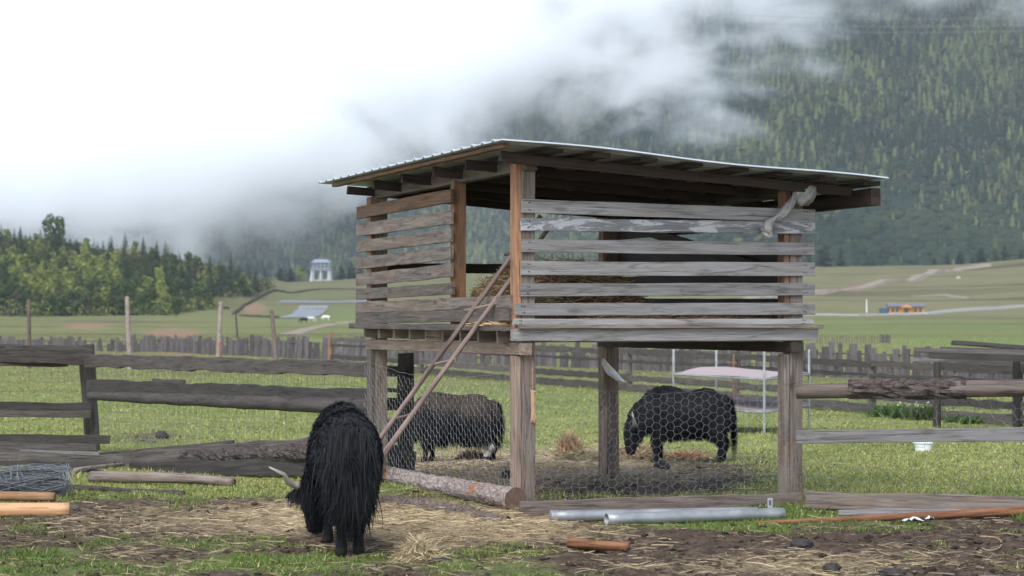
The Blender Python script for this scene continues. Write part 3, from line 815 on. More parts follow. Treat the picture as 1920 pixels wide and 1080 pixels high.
# torn plastic bag tied on the far front post
dB = S(W_ - .05, -.16, 0).y
pts = [at(1535, 347, dB - .05), at(1524, 356, dB - .06), at(1511, 364, dB - .07), at(1498, 371, dB - .06), at(1490, 374, dB - .05), at(1482, 381, dB - .06), at(1474, 394, dB - .07), at(1464, 404, dB - .08), at(1454, 409, dB - .08), at(1444, 414, dB - .09), at(1439, 422, dB - .10), at(1438, 434, dB - .11), at(1441, 447, dB - .11)]
wid = [.014, .062, .092, .080, .034, .034, .042, .026, .018, .032, .040, .050, .030]
tag(blob_strip('plastic_bag', pts, wid, .02, M['bag'], 3, 30, .42), 'torn dirty white plastic bag knotted on the right front post', 'bag')
dD = S(W_, L_, 0).y
pts = [at(1131, 673, dD - .14), at(1136, 685, dD - .17), at(1145, 697, dD - .18), at(1156, 707, dD - .17), at(1168, 716, dD - .14)]
tag(blob_strip('rag', pts, [.012, .036, .038, .034, .020], .02, M['rag'], 5, 24, .35), 'pale cloth rag tied round the rear post of the shed', 'rag')
ro = Bag(); dA = S(.09, -.10, 0).y
for k in range(9):
    a0, r0 = k * .7, .010
    ro.tube([at(998, 690, dA), at(998.5 + math.cos(a0) * 1, 730, dA - .012 * math.sin(a0))], .0028, 4) if k < 2 else None
    ro.tube([at(999 + math.cos(a0) * 2.6, 733, dA - .014 + .016 * math.sin(a0)), at(1000 + math.cos(a0) * 3.4, 752, dA - .014 + .02 * math.sin(a0)), at(1000 + math.cos(a0) * 2.8, 770, dA - .014 + .018 * math.sin(a0)), at(1001 + math.cos(a0) * 5.2, 790 + 3 * math.sin(k * 2.1), dA - .014 + .028 * math.sin(a0))], .0058, 5)
ro.tube([at(995, 733, dA - .02), at(1004, 735, dA - .03)], .011, 6)
tag(ro.build('rope_tassel', M['rope']), 'frayed hemp rope tassel hanging on the corner post', 'rope')

# ------------------------------------------------------------------ straw helpers
def sticks(name, base, L, dirs, wid, tints, mat, parent=None, curl=.3, M_=None):
    """many slender strips in one mesh; base (n,3), dirs (n,3) unit"""
    n = len(base)
    side = np.cross(dirs, rng.normal(size=(n, 3))); side /= np.linalg.norm(side, axis=1)[:, None] + 1e-9
    bend = rng.normal(size=(n, 3)) * curl
    wv = wid[:, None] / 2
    q0 = base; q1 = base + dirs * (L * .5)[:, None] + bend * (L * .12)[:, None]; q2 = base + dirs * L[:, None]
    V = np.stack([q0 - side * wv, q0 + side * wv, q1 - side * wv, q1 + side * wv, q2 - side * wv * .5, q2 + side * wv * .5], 1)
    i = (np.arange(n) * 6)[:, None]
    Fc = np.concatenate([i + np.array([[0, 1, 3, 2]]), i + np.array([[2, 3, 5, 4]])])
    return mesh_np(name, V.reshape(-1, 3), Fc, mat, parent, M_, attrs={'tint': np.repeat(tints[:, None], 6, 1).reshape(-1, 3)})
def straw_tint(n, lo=(.16, .11, .055), hi=(.50, .39, .21)):
    t = rng.random((n, 1)) ** 1.1
    return (np.array(lo) + (np.array(hi) - np.array(lo)) * t) * (.8 + .4 * rng.random((n, 1)))
def dirs_flat(n, up=.25):
    a = rng.random(n) * 6.283; z = np.abs(rng.normal(size=n)) * up
    d = np.c_[np.cos(a), np.sin(a), z]; return d / np.linalg.norm(d, axis=1)[:, None]
def heap(name, c, rx, ry, h, n, label, cat, L=(.10, .28), lo=(.10, .065, .035), hi=(.33, .22, .11), up=.3, core=(.06, .04, .022), rot=0, wd=.006, power=1.0):
    """a heap of hay: a rough core and its stalks"""
    root = empty(name, c, label, cat)
    k = 28; rs = np.linspace(0, 1, 9); V, Fc = [], []
    for i, r in enumerate(rs):
        for j in range(k):
            a = j / k * 6.283
            q = .75 + .5 * fbm(math.cos(a) * 2 + 5, math.sin(a) * 2 + r, 77, 3)
            V.append((rx * r * q * math.cos(a), ry * r * q * math.sin(a), h * .9 * (1 - r ** 2) ** power * q - .01))
    for i in range(8):
        for j in range(k): Fc.append((i * k + j, (i + 1) * k + j, (i + 1) * k + (j + 1) % k, i * k + (j + 1) % k))
    V = np.array(V, float); Rz = np.array([[math.cos(rot), math.sin(rot), 0], [-math.sin(rot), math.cos(rot), 0], [0, 0, 1]])
    mesh_np('core', V @ Rz, Fc, simple(name + '_core', core, .95, 0, .1, .5, 25, 1.), root)
    r = np.sqrt(rng.random(n)) * 1.0; a = rng.random(n) * 6.283
    base = np.c_[rx * r * np.cos(a), ry * r * np.sin(a), h * .9 * np.maximum(0, 1 - r ** 2) ** power * (.85 + .25 * rng.random(n))]
    d = dirs_flat(n, up); L_s = L[0] + (L[1] - L[0]) * rng.random(n)
    base = base - d * (L_s * .5)[:, None] * np.array([1, 1, .3]); base[:, 2] = np.maximum(base[:, 2], .002)
    sticks('stalks', base @ Rz, L_s, d @ Rz, np.full(n, wd) * (.6 + .8 * rng.random(n)), straw_tint(n, lo, hi), M['straw'], root)
    return root
shed_rot = math.atan2(U.y, U.x)
heap('hay_heap', S(.82, 1.35, 1.55), .78, 1.05, .60, 5200, 'brown hay heap stored on the shed floor behind the slats', 'hay', rot=shed_rot, power=.45)
heap('hay_litter', S(1.5, .55, 1.55), 1.1, .6, .10, 2200, 'thin dry hay spread along the shed floor edge', 'hay', rot=shed_rot, up=.12, power=.4, lo=(.14, .09, .045), hi=(.42, .29, .15))
heap('straw_litter', S(.0, .62, 1.55), .22, .62, .035, 900, 'pale straw spilled over the doorway sill of the shed', 'straw', rot=shed_rot, up=.10, power=.5, lo=(.30, .19, .09), hi=(.60, .42, .22), L=(.05, .2))

# ------------------------------------------------------------------ fences
def rail_pts(x0, y0, d0, x1, y1, d1): return at(x0, y0, d0), at(x1, y1, d1)
def square_net(name, a, b, z0, z1, cell, cellz, r, mat, parent, seed=0):
    """fine square wire netting hung between two ground points"""
    rr = np.random.RandomState(seed); bag = Bag(); a, b = Vector(a), Vector(b); L = (b - a).length; n = int(L / cell)
    base = np.array(parent.location)
    for k in range(n + 1):
        p = a.lerp(b, k / n); p = p + Vector((rr.normal() * .01, 0, 0))
        bag.add(*tube_np([p + Vector((0, 0, z0)), p + Vector((rr.normal() * .02, rr.normal() * .02, (z0 + z1) / 2)), p + Vector((0, 0, z1))], r, 3))
    for j in range(int((z1 - z0) / cellz) + 1):
        z = z0 + j * cellz
        bag.add(*tube_np([a.lerp(b, t) + Vector((0, 0, z + rr.normal() * .012)) for t in np.linspace(0, 1, 22)], r * 1.15, 3))
    bag.V = [np.concatenate(bag.V) - base]
    return bag.build(name, mat, parent)

# near fence on the left, running away from the shed
dP = 34.8
lf = empty('rail_fence', on(165, dP), 'dark weathered rail fence of rough planks and one upright, left of the shed', 'fence')
def lboard(x0, y0, d0, x1, y1, d1, w_, t, mat='fence', name='rail', **k):
    a, b = rail_pts(x0, y0, d0, x1, y1, d1); return board(name, a, b, w_, t, M[mat], lf, **k)
pb = on(176, dP + .05, -.15); board('post', pb, at(161, 648, dP + .05), .19, .15, M['fence'], lf, up=(1, 0, 0), wob=.022)
dC = 26.1
lboard(158, 676, dP - .2, 700, 693, dC, .155, .07, wob=.035)
lboard(165, 668, dP - .23, 700, 684, dC + .02, .05, .05, 'fence_dark', wob=.02)
lboard(168, 726, dP - .2, 700, 750, dC, .21, .08, 'fence_dark', wob=.03)
log('rail', at(168, 742, dP - .3), at(700, 763, dC - .02), .055, .085, M['fence'], lf, .18, flat=1.1)
lboard(288, 714, dP - 2.6, 345, 716, dP - 3.5, .05, .05, 'fence_dark', wob=.015)
dL = 33.6
lboard(-60, 662, dL, 168, 668, dP - .2, .24, .08, 'fence', wob=.035)
lboard(-60, 651, dL - .08, 140, 655, dP - .25, .08, .05, 'fence_dark', wob=.02)
lboard(-60, 678, dL - .1, 125, 680, dP - .2, .10, .05, 'fence', wob=.03)
lboard(-60, 763, dL, 168, 766, dP - .2, .15, .06, 'fence_dark', wob=.02)
lboard(-60, 775, dL - .08, 168, 777, dP - .24, .09, .05, 'fence', wob=.015)
lboard(-60, 823, dL, 204, 824, dP - .25, .125, .05, 'fence', wob=.015)
g0, g1 = on(-60, dL + .12), on(172, dP + .14); square_net('wire_netting', g0, g1, .05, 1.15, .10, .13, .0016, M['wire_dark'], lf, 2)
g1b = on(700, dC + .10); square_net('wire_netting', g1, g1b, .05, 1.15, .10, .13, .0016, M['wire_dark'], lf, 3)
# upright and boards just behind the shed's rear left post
rear = empty('gate_panel', on(756, 26.9), 'dark upright with crossboards standing behind the shed ladder', 'fence panel')
board('post', on(760, 26.9, -.1), at(760, 662, 26.9), .17, .14, M['fence_dark'], rear, up=(1, 0, 0), wob=.015)
for (y, h) in ((696, .11), (731, .045), (757, .13), (794, .10), (838, .05)):
    board('crossboard', at(722, y, 26.8), at(760, y + 1, 26.8), h, .05, M['fence_dark'], rear)
board('crossboard', at(715, 862, 26.7), at(775, 866, 26.8), .22, .06, M['fence_dark'], rear, wob=.02)

# near fence on the right, from the shed to beyond the picture
dR0, dR1 = 22.55, 21.95
rf = empty('rail_fence', on(1700, 22.3), 'rail fence with one half-barked log rail and netting, right of the shed', 'fence')
log('bark_rail', at(1493, 734, dR0 - .12), at(2190, 724, dR1 - .3), .062, .085, M['greybrown'], rf, .10, seed=21, flat=1.0, seg=16)
log('bark', at(1592, 729, dR0 - .232), at(1812, 730, dR0 - .478), .080, .086, M['bark_dark'], rf, .12, seed=25, bark=.022, seg=22)
board('post', on(2120, 21.95, -.15), at(2120, 690, 21.95), .15, .13, M['greybrown'], rf, up=(1, 0, 0), wob=.015)
board('rail', at(1494, 819, dR0 - .13), at(2190, 811, dR1 - .3), .115, .04, M['grey'], rf, wob=.008)
pa, pb_ = gpt(1510, 955), gpt(2190, 972)
board('rail', pa + Vector((0, 0, .075)), pb_ + Vector((0, 0, .085)), .15, .07, M['greybrown'], rf, wob=.02)
ax = (at(2120, 700, dR1 - .08) - at(1500, 700, dR0)); ax.z = 0; axl = ax.length; ax = ax.normalized(); o_ = at(1500, 700, dR0); o_.z = 0
hex_net('wire_netting', o_, ax, axl, .06, 1.04, .19, .052, M['wire'], rf, sag=.06, seed=8)
# spare plank and the peeled pole on the ground in front
tag(board('plank', gpt(1572, 968) + Vector((0, 0, .03)), gpt(2000, 965) + Vector((0, 0, .03)), .05, .05, M['grey'], wob=.012, seed=11), 'thin grey plank lying on the ground before the right fence', 'plank')
tag(log('peeled_pole', gpt(1418, 984) + Vector((0, 0, .012)), gpt(2000, 966) + Vector((0, 0, .05)), .016, .046, M['pole'], rough=.14, seed=31, seg=16), 'long thin orange peeled pole lying on the bare soil', 'pole')

# plank fence across the pasture behind the shed
def mf(px):
    k = (px - 620) / 1285.
    inv = (1 - k) / 105. + k / 49.
    return 1 / inv
pf = empty('plank_fence', on(1380, mf(1380)), 'grey plank fence with round posts crossing the pasture behind the shed', 'fence')
def mpost(px, y_top, r=.075, mat='fence', lean=0):
    d = mf(px); log('post', on(px, d, -.15), at(px + lean, y_top, d), r * 1.08, r, M[mat], pf, .10, seg=10)
for px, yt, r, mt in ((620, 622, .10, 'brown'), (790, 652, .09, 'fence'), (985, 655, .08, 'fence'), (1180, 660, .08, 'fence'), (1380, 664, .085, 'brown'), (1635, 681, .085, 'fence'), (1757, 668, .08, 'brown'), (1909, 676, .095, 'fence_dark'), (2080, 690, .09, 'fence')):
    mpost(px, yt, r, mt)
MP = [620, 790, 985, 1180, 1380, 1635, 1757, 1909, 2080]
for i in range(len(MP) - 1):
    a, b = MP[i], MP[i + 1]; da, db = mf(a) - .12, mf(b) - .12
    ga, gb = on(a, da), on(b, db)
    for z, h, mt in ((.13, .20, 'fence'), (.40, .18, 'fence'), (.86, .085, 'fence_dark'), (1.10, .16, 'fence')):
        q = random.uniform(-.03, .03)
        board('rail', ga + Vector((0, 0, z + q)), gb + Vector((0, 0, z - q)), h * random.uniform(.85, 1.1), .05, M[mt], pf, wob=.03)
square_net('wire_netting', on(1240, mf(1240) - .2), on(2080, mf(2080) - .2), .08, .85, .14, .14, .0022, M['wire_dark'], pf, 4)

# picket fence far across the pasture, in stretches
PKX = [-260, 0, 300, 580, 1100, 1550, 1920, 2200]; PKY = [641, 647, 655, 672, 690, 707, 721, 731]
def pkd(px):
    yb = np.interp(px, PKX, PKY); return (EYE + .60) * F / (yb - HZ)
def picket_stretch(xa, xb, label, hgt, lean=.03):
    da, db = float(pkd(xa)), float(pkd(xb)); a, b = on(xa, da), on(xb, db); L = (b - a).length
    root = empty('picket_fence', a.lerp(b, .5), label, 'fence')
    n = max(8, min(98, int(L / .27))); sp = L / n
    for k in range(n):
        if random.random() < .09: continue
        t = (k + random.random() * .3) / n; p = a.lerp(b, t); g = float(gz(p.x, p.y))
        # follow the surveyed line rather than the chord
        px = CX + F * p.x / p.y; d = float(pkd(px)); p = on(px, d); g = p.z
        h = hgt * (random.uniform(.72, 1.08) if random.random() < .85 else random.uniform(.5, 1.22)); l_ = random.gauss(0, lean * 1.3) + (.10 if 500 < px < 700 else 0)
        yaw = random.uniform(-.2, .2)
        board('picket', (p.x, p.y, g - .1), (p.x + l_ * h, p.y + random.gauss(0, .02), g + h), sp * random.uniform(.62, 1.0), .05, M['picket'], root, up=(1, yaw, 0), wob=.02, taper=random.uniform(0, .3))
    for z in (.35, .75):
        m = a.lerp(b, .5)
        pts = [on(xa + (xb - xa) * t, float(pkd(xa + (xb - xa) * t)) + .08, z * hgt) for t in np.linspace(0, 1, 8)]
        bg_ = Bag(); bg_.tube(pts, .025, 4); bg_.V = [np.concatenate(bg_.V) - np.array(root.location)]; bg_.build('stringer', M['picket'], root)
picket_stretch(-200, 235, 'distant picket fence below the wooded hill, left end', .80)
picket_stretch(237, 470, 'picket fence stretch below the pale track, behind tall thin poles', .95)
picket_stretch(472, 690, 'dark leaning pickets just left of the shed', 1.02, .06)
picket_stretch(692, 1010, 'grey picket stretch seen behind the ladder', .85)
picket_stretch(1012, 1400, 'grey picket stretch seen beneath the shed floor behind the grazing yak', 1.02)
picket_stretch(1402, 1760, 'uneven picket stretch below the small yellow house', 1.08, .05)
picket_stretch(1762, 2120, 'picket stretch behind the low plank shelter', .90)

# tall poles standing in the pasture on the left
for px, yb, yt, lean, r, mt, lab in ((55, 690, 562, -1, .075, 'rail', 'leftmost tall rust brown pole by the wooded hill'), (244, 692, 556, -6, .095, 'bark', 'tall knobbly pale-barked pole before the picket fence'),
                                 (408, 693, 566, 6, .085, 'bark', 'tall pole with a reddish top before the pale field'), (448, 662, 590, -6, .05, 'fence_dark', 'thin dark pole with pale tip beside a red-topped pole'), (521, 692, 582, -12, .085, 'rail', 'leaning brown pole just left of the dark pickets')):
    d = (EYE + .6) * F / (yb - HZ); tag(log('tall_pole', on(px, d, -.2), at(px + lean, yt, d), r * 1.15, r * .9, M[mt], rough=.16, seg=10), lab, 'pole')

# low plank shelter on the right
sh = empty('plank_shelter', on(1850, 47), 'low shelter roofed with loose grey planks over the right fence', 'shelter')
for px, d in ((1757, 48.2), (1906, 46.5), (2090, 46)): log('post', on(px, d, -.1), at(px, 672, d), .08, .07, M['fence_dark'], sh, .1, seg=8)
def sboard(x0, y0, d0, x1, y1, d1, w_, t, mt, up=(0, 0, 1), **k): board('roof_plank', at(x0, y0, d0), at(x1, y1, d1), w_, t, M[mt], sh, up=up, **k)
sboard(1742, 666, 45.6, 2120, 678, 45, .12, .10, 'fence_dark')
sboard(1708, 674, 47.4, 2120, 683, 46.5, .07, .08, 'grey')
for (x0, y0, d0, x1, y1, d1, mt) in ((1713, 656, 46, 2120, 672, 44.8, 'fence'), (1762, 655, 47, 2120, 664, 46, 'fence_dark'), (1790, 656, 47.5, 2120, 661, 46.6, 'fence'), (1786, 643, 46.3, 2120, 668, 45.3, 'fence_dark'), (1820, 658, 48.4, 2120, 655, 47.4, 'fence_dark'), (1850, 661, 45.8, 2120, 660, 45.5, 'fence'), (1740, 662, 45.9, 2000, 667, 45.2, 'fence')):
    sboard(x0, y0, d0, x1, y1, d1, .16, .035, mt, up=(.1, .9, .35), wob=.02)

# galvanised rack with two canvas shelves
rk = empty('metal_rack', on(1395, 45), 'galvanised pole rack with two sagging pink canvas shelves behind the yak', 'rack')
cn = {'a': (1433, 42.), 'b': (1517, 45.6), 'c': (1263, 45.4), 'd': (1343, 49.)}
for k, (px, d) in cn.items():
    p = on(px, d, -.05); log('upright', p, at(px, 655, d), .022, .022, M['steel'], rk, 0, seg=8)
def shelf(zoff):
    P = {k: Vector((at(px, 700, d).x, d, 0)) for k, (px, d) in cn.items()}
    z = zoff
    fr = Bag()
    for q, r in (('a', 'b'), ('b', 'd'), ('d', 'c'), ('c', 'a')):
        fr.tube([P[q] + Vector((0, 0, z)), P[r] + Vector((0, 0, z))], .022, 6)
    fr.V = [np.concatenate(fr.V) - np.array(rk.location)]; fo = fr.build('shelf_frame', M['steel'], rk)
    n = 14; V, Fc = [], []
    for i in range(n + 1):
        for j in range(n + 1):
            s_, t_ = i / n, j / n
            p = (P['a'] * (1 - s_) + P['b'] * s_) * (1 - t_) + (P['c'] * (1 - s_) + P['d'] * s_) * t_
            e = min(s_, 1 - s_, t_, 1 - t_)
            V.append((p.x, p.y, z + .028 + .05 * (fbm(s_ * 3, t_ * 3, int(z * 100), 3) - .5) + (.07 * math.exp(-((s_ - .55) ** 2 + (t_ - .75) ** 2) * 9) if zoff > .3 else .05 * math.exp(-((s_ - .3) ** 2 + (t_ - .6) ** 2) * 12))))
    for i in range(n):
        for j in range(n):
            q = i * (n + 1) + j; Fc.append((q, q + 1, q + n + 2, q + n + 1))
    V = np.array(V); m = len(V); V2 = V - np.array([0, 0, .008]); V = np.concatenate([V, V2]) - np.array(rk.location)
    Fc = Fc + [tuple(i + m for i in f[::-1]) for f in Fc]
    mesh_np('canvas', V, Fc, M['canvas'], rk, smooth=True)
shelf(.545); shelf(.00)

# white tub on the grass
tb = empty('tub', gpt(1731, 847), 'round white plastic tub standing on the pasture behind the right fence', 'tub')
def lathe(name, prof, seg, mat, parent):
    V, Fc = [], []
    for r, z in prof:
        for k in range(seg): a = k / seg * 6.28319; V.append((r * math.cos(a), r * math.sin(a), z))
    for i in range(len(prof) - 1):
        for k in range(seg): Fc.append((i * seg + k, i * seg + (k + 1) % seg, (i + 1) * seg + (k + 1) % seg, (i + 1) * seg + k))
    Fc.append(tuple(range(seg - 1, -1, -1)))
    if prof[-1][0] < .02 or True: Fc.append(tuple(range((len(prof) - 1) * seg, len(prof) * seg)))
    return mesh_np(name, V, Fc, mat, parent, smooth=False)
lathe('bowl', [(.105, 0), (.118, .07), (.128, .118), (.118, .120), (.108, .07), (.095, .012)], 28, M['plastic'], tb)
lathe('rim', [(.129, .116), (.142, .118), (.144, .126), (.132, .130), (.127, .126)], 28, M['plastic'], tb)

# ------------------------------------------------------------------ yaks
def black_coat(name, base, tip):
    s = NT(name); a = s.n('ShaderNodeAttribute', attribute_name='tint')
    b = s.bsdf(a.outputs['Color'], .62, None, 0, 0, 0, .14)
    return s.m
M['coat'] = black_coat('yak_coat', 0, 0)
M['hoof'] = simple('hoof', (.02, .018, .016), .5, 0, .3, .3, 20, .3)

def body_mesh(name, chains, voxel, mat, parent, tint_fn):
    """grow one continuous body: overlapping limb volumes fused into a single skin and smoothed"""
    bag = Bag()
    for ch in chains:
        P = np.array([c[0] for c in ch], float); ry = np.array([c[1] for c in ch], float); rz = np.array([c[2] if len(c) > 2 else c[1] for c in ch], float)
        # resample smoothly
        t = np.linspace(0, len(ch) - 1, (len(ch) - 1) * 5 + 1); i0 = np.clip(np.floor(t).astype(int), 0, len(ch) - 2); f = t - i0
        def cr(A):
            Pm = A[np.maximum(i0 - 1, 0)]; P0 = A[i0]; P1 = A[i0 + 1]; P2 = A[np.minimum(i0 + 2, len(ch) - 1)]
            ff = f[:, None] if A.ndim > 1 else f
            return .5 * ((2 * P0) + (-Pm + P1) * ff + (2 * Pm - 5 * P0 + 4 * P1 - P2) * ff ** 2 + (-Pm + 3 * P0 - 3 * P1 + P2) * ff ** 3)
        Q, a, b = cr(P), np.maximum(cr(ry), .008), np.maximum(cr(rz), .008)
        T = np.gradient(Q, axis=0); T /= np.linalg.norm(T, axis=1)[:, None]
        ref = np.array([0, 1., 0])
        S1 = ref - T * (T @ ref)[:, None]; S1 /= np.linalg.norm(S1, axis=1)[:, None]      # sideways
        S2 = np.cross(T, S1)
        seg = 18; an = np.arange(seg) / seg * 6.28319
        # rounded end caps
        Qs, As, Bs, S1s, S2s = [], [], [], [], []
        for k in (.95, .75, .4): Qs.append(Q[0] - T[0] * min(a[0], b[0]) * k * .8); c_ = math.sqrt(1 - k * k); As.append(a[0] * c_); Bs.append(b[0] * c_); S1s.append(S1[0]); S2s.append(S2[0])
        for i in range(len(Q)): Qs.append(Q[i]); As.append(a[i]); Bs.append(b[i]); S1s.append(S1[i]); S2s.append(S2[i])
        for k in (.4, .75, .95): Qs.append(Q[-1] + T[-1] * min(a[-1], b[-1]) * k * .8); c_ = math.sqrt(1 - k * k); As.append(a[-1] * c_); Bs.append(b[-1] * c_); S1s.append(S1[-1]); S2s.append(S2[-1])
        V = np.concatenate([q + np.cos(an)[:, None] * s1 * aa + np.sin(an)[:, None] * s2 * bb for q, aa, bb, s1, s2 in zip(Qs, As, Bs, S1s, S2s)])
        n = len(Qs); Fc = []
        for i in range(n - 1):
            for k in range(seg): Fc.append((i * seg + k, i * seg + (k + 1) % seg, (i + 1) * seg + (k + 1) % seg, (i + 1) * seg + k))
        Fc.append(tuple(range(seg - 1, -1, -1))); Fc.append(tuple(range((n - 1) * seg, n * seg)))
        bag.add(V, Fc)
    me = bpy.data.meshes.new('tmp'); me.from_pydata(np.concatenate(bag.V).tolist(), [], bag.F)
    bm = bmesh.new(); bm.from_mesh(me); bmesh.ops.recalc_face_normals(bm, faces=bm.faces); bm.to_mesh(me); bm.free()
    o = bpy.data.objects.new('tmp', me); COL.objects.link(o)
    r = o.modifiers.new('r', 'REMESH'); r.mode = 'VOXEL'; r.voxel_size = voxel
    sm = o.modifiers.new('s', 'SMOOTH'); sm.factor = .5; sm.iterations = 5
    ev = o.evaluated_get(bpy.context.evaluated_depsgraph_get()); m2 = bpy.data.meshes.new_from_object(ev)
    V = np.array([v.co[:] for v in m2.vertices]); Fc = [tuple(p.vertices) for p in m2.polygons]
    bpy.data.objects.remove(o); bpy.data.meshes.remove(me); bpy.data.meshes.remove(m2)
    ob = mesh_np(name, V, Fc, mat, parent, None, True, attrs={'tint': tint_fn(V)})
    return ob, V, Fc

def hair_mesh(name, V, Fc, parent, n, len_fn, tint_fn, mat, seed, wid=.007, segs=4, lay=.62, flow=(-.35, 0, -.5), clump=.6, floor=.02):
    """a coat of tapering locks rooted on the skin"""
    r = np.random.RandomState(seed)
    T = []
    for f in Fc:
        T.append((f[0], f[1], f[2]))
        if len(f) == 4: T.append((f[0], f[2], f[3]))
    T = np.array(T); A, B, C_ = V[T[:, 0]], V[T[:, 1]], V[T[:, 2]]
    N = np.cross(B - A, C_ - A); ar = np.linalg.norm(N, axis=1); N /= ar[:, None] + 1e-12
    cen = (A + B + C_) / 3
    w_ = ar * (.35 + np.minimum(1.2, len_fn(cen) * 9)); k = r.choice(len(T), n, p=w_ / w_.sum())
    u, v = r.rand(n), r.rand(n); q = u + v > 1; u[q] = 1 - u[q]; v[q] = 1 - v[q]
    P = A[k] + (B - A)[k] * u[:, None] + (C_ - A)[k] * v[:, None]; Nn = N[k]
    L = len_fn(P) * (.65 + .6 * r.rand(n))
    fl = np.array(flow)[None] + r.normal(size=(n, 3)) * .16
    cl = np.stack([fbm(P[:, 0] * 9 + P[:, 1] * 3, P[:, 2] * 4 + j * 7, seed + j, 3) - .5 for j in range(3)], 1) * clump * 2
    tang = fl + cl; tang = tang - Nn * np.sum(tang * Nn, 1)[:, None]; tang /= np.linalg.norm(tang, axis=1)[:, None] + 1e-9
    d = Nn * (1 - lay) + tang * lay; d /= np.linalg.norm(d, axis=1)[:, None]
    side = np.cross(d, Nn + r.normal(size=(n, 3)) * .35); side /= np.linalg.norm(side, axis=1)[:, None] + 1e-9
    rows = []; p = P.copy() - Nn * .004; step = L / segs
    for s_ in range(segs + 1):
        ww = wid * (1 - (s_ / segs) ** 1.5 * .88) * (.6 + .8 * r.rand(n) if s_ == 0 else 1.0)
        rows += [p - side * (ww / 2)[:, None] if np.ndim(ww) else p - side * ww / 2, p + side * (ww / 2)[:, None] if np.ndim(ww) else p + side * ww / 2]
        d = d + np.array([0, 0, -1.]) * np.minimum(.55, L * 2.2)[:, None] + r.normal(size=(n, 3)) * .05; d /= np.linalg.norm(d, axis=1)[:, None]
        p = p + d * step[:, None]; p[:, 2] = np.maximum(p[:, 2], floor)
    VV = np.stack(rows, 1)
    m = 2 * (segs + 1); i = (np.arange(n) * m)[:, None]
    FF = np.concatenate([i + np.array([[2 * s_, 2 * s_ + 1, 2 * s_ + 3, 2 * s_ + 2]]) for s_ in range(segs)])
    tt = tint_fn(P) * (.45 + 1.0 * r.rand(n, 1)) * (.6 + .9 * fbm(P[:, 0] * 6, P[:, 2] * 5 + P[:, 1] * 4, seed + 2, 3)[:, None]); tt = np.where(r.rand(n, 1) < .05, tt + np.array([[.016, .011, .007]]), tt); tt = np.repeat(tt[:, None], m, 1)
    return mesh_np(name, VV.reshape(-1, 3), FF, mat, parent, attrs={'tint': tt.reshape(-1, 3)})

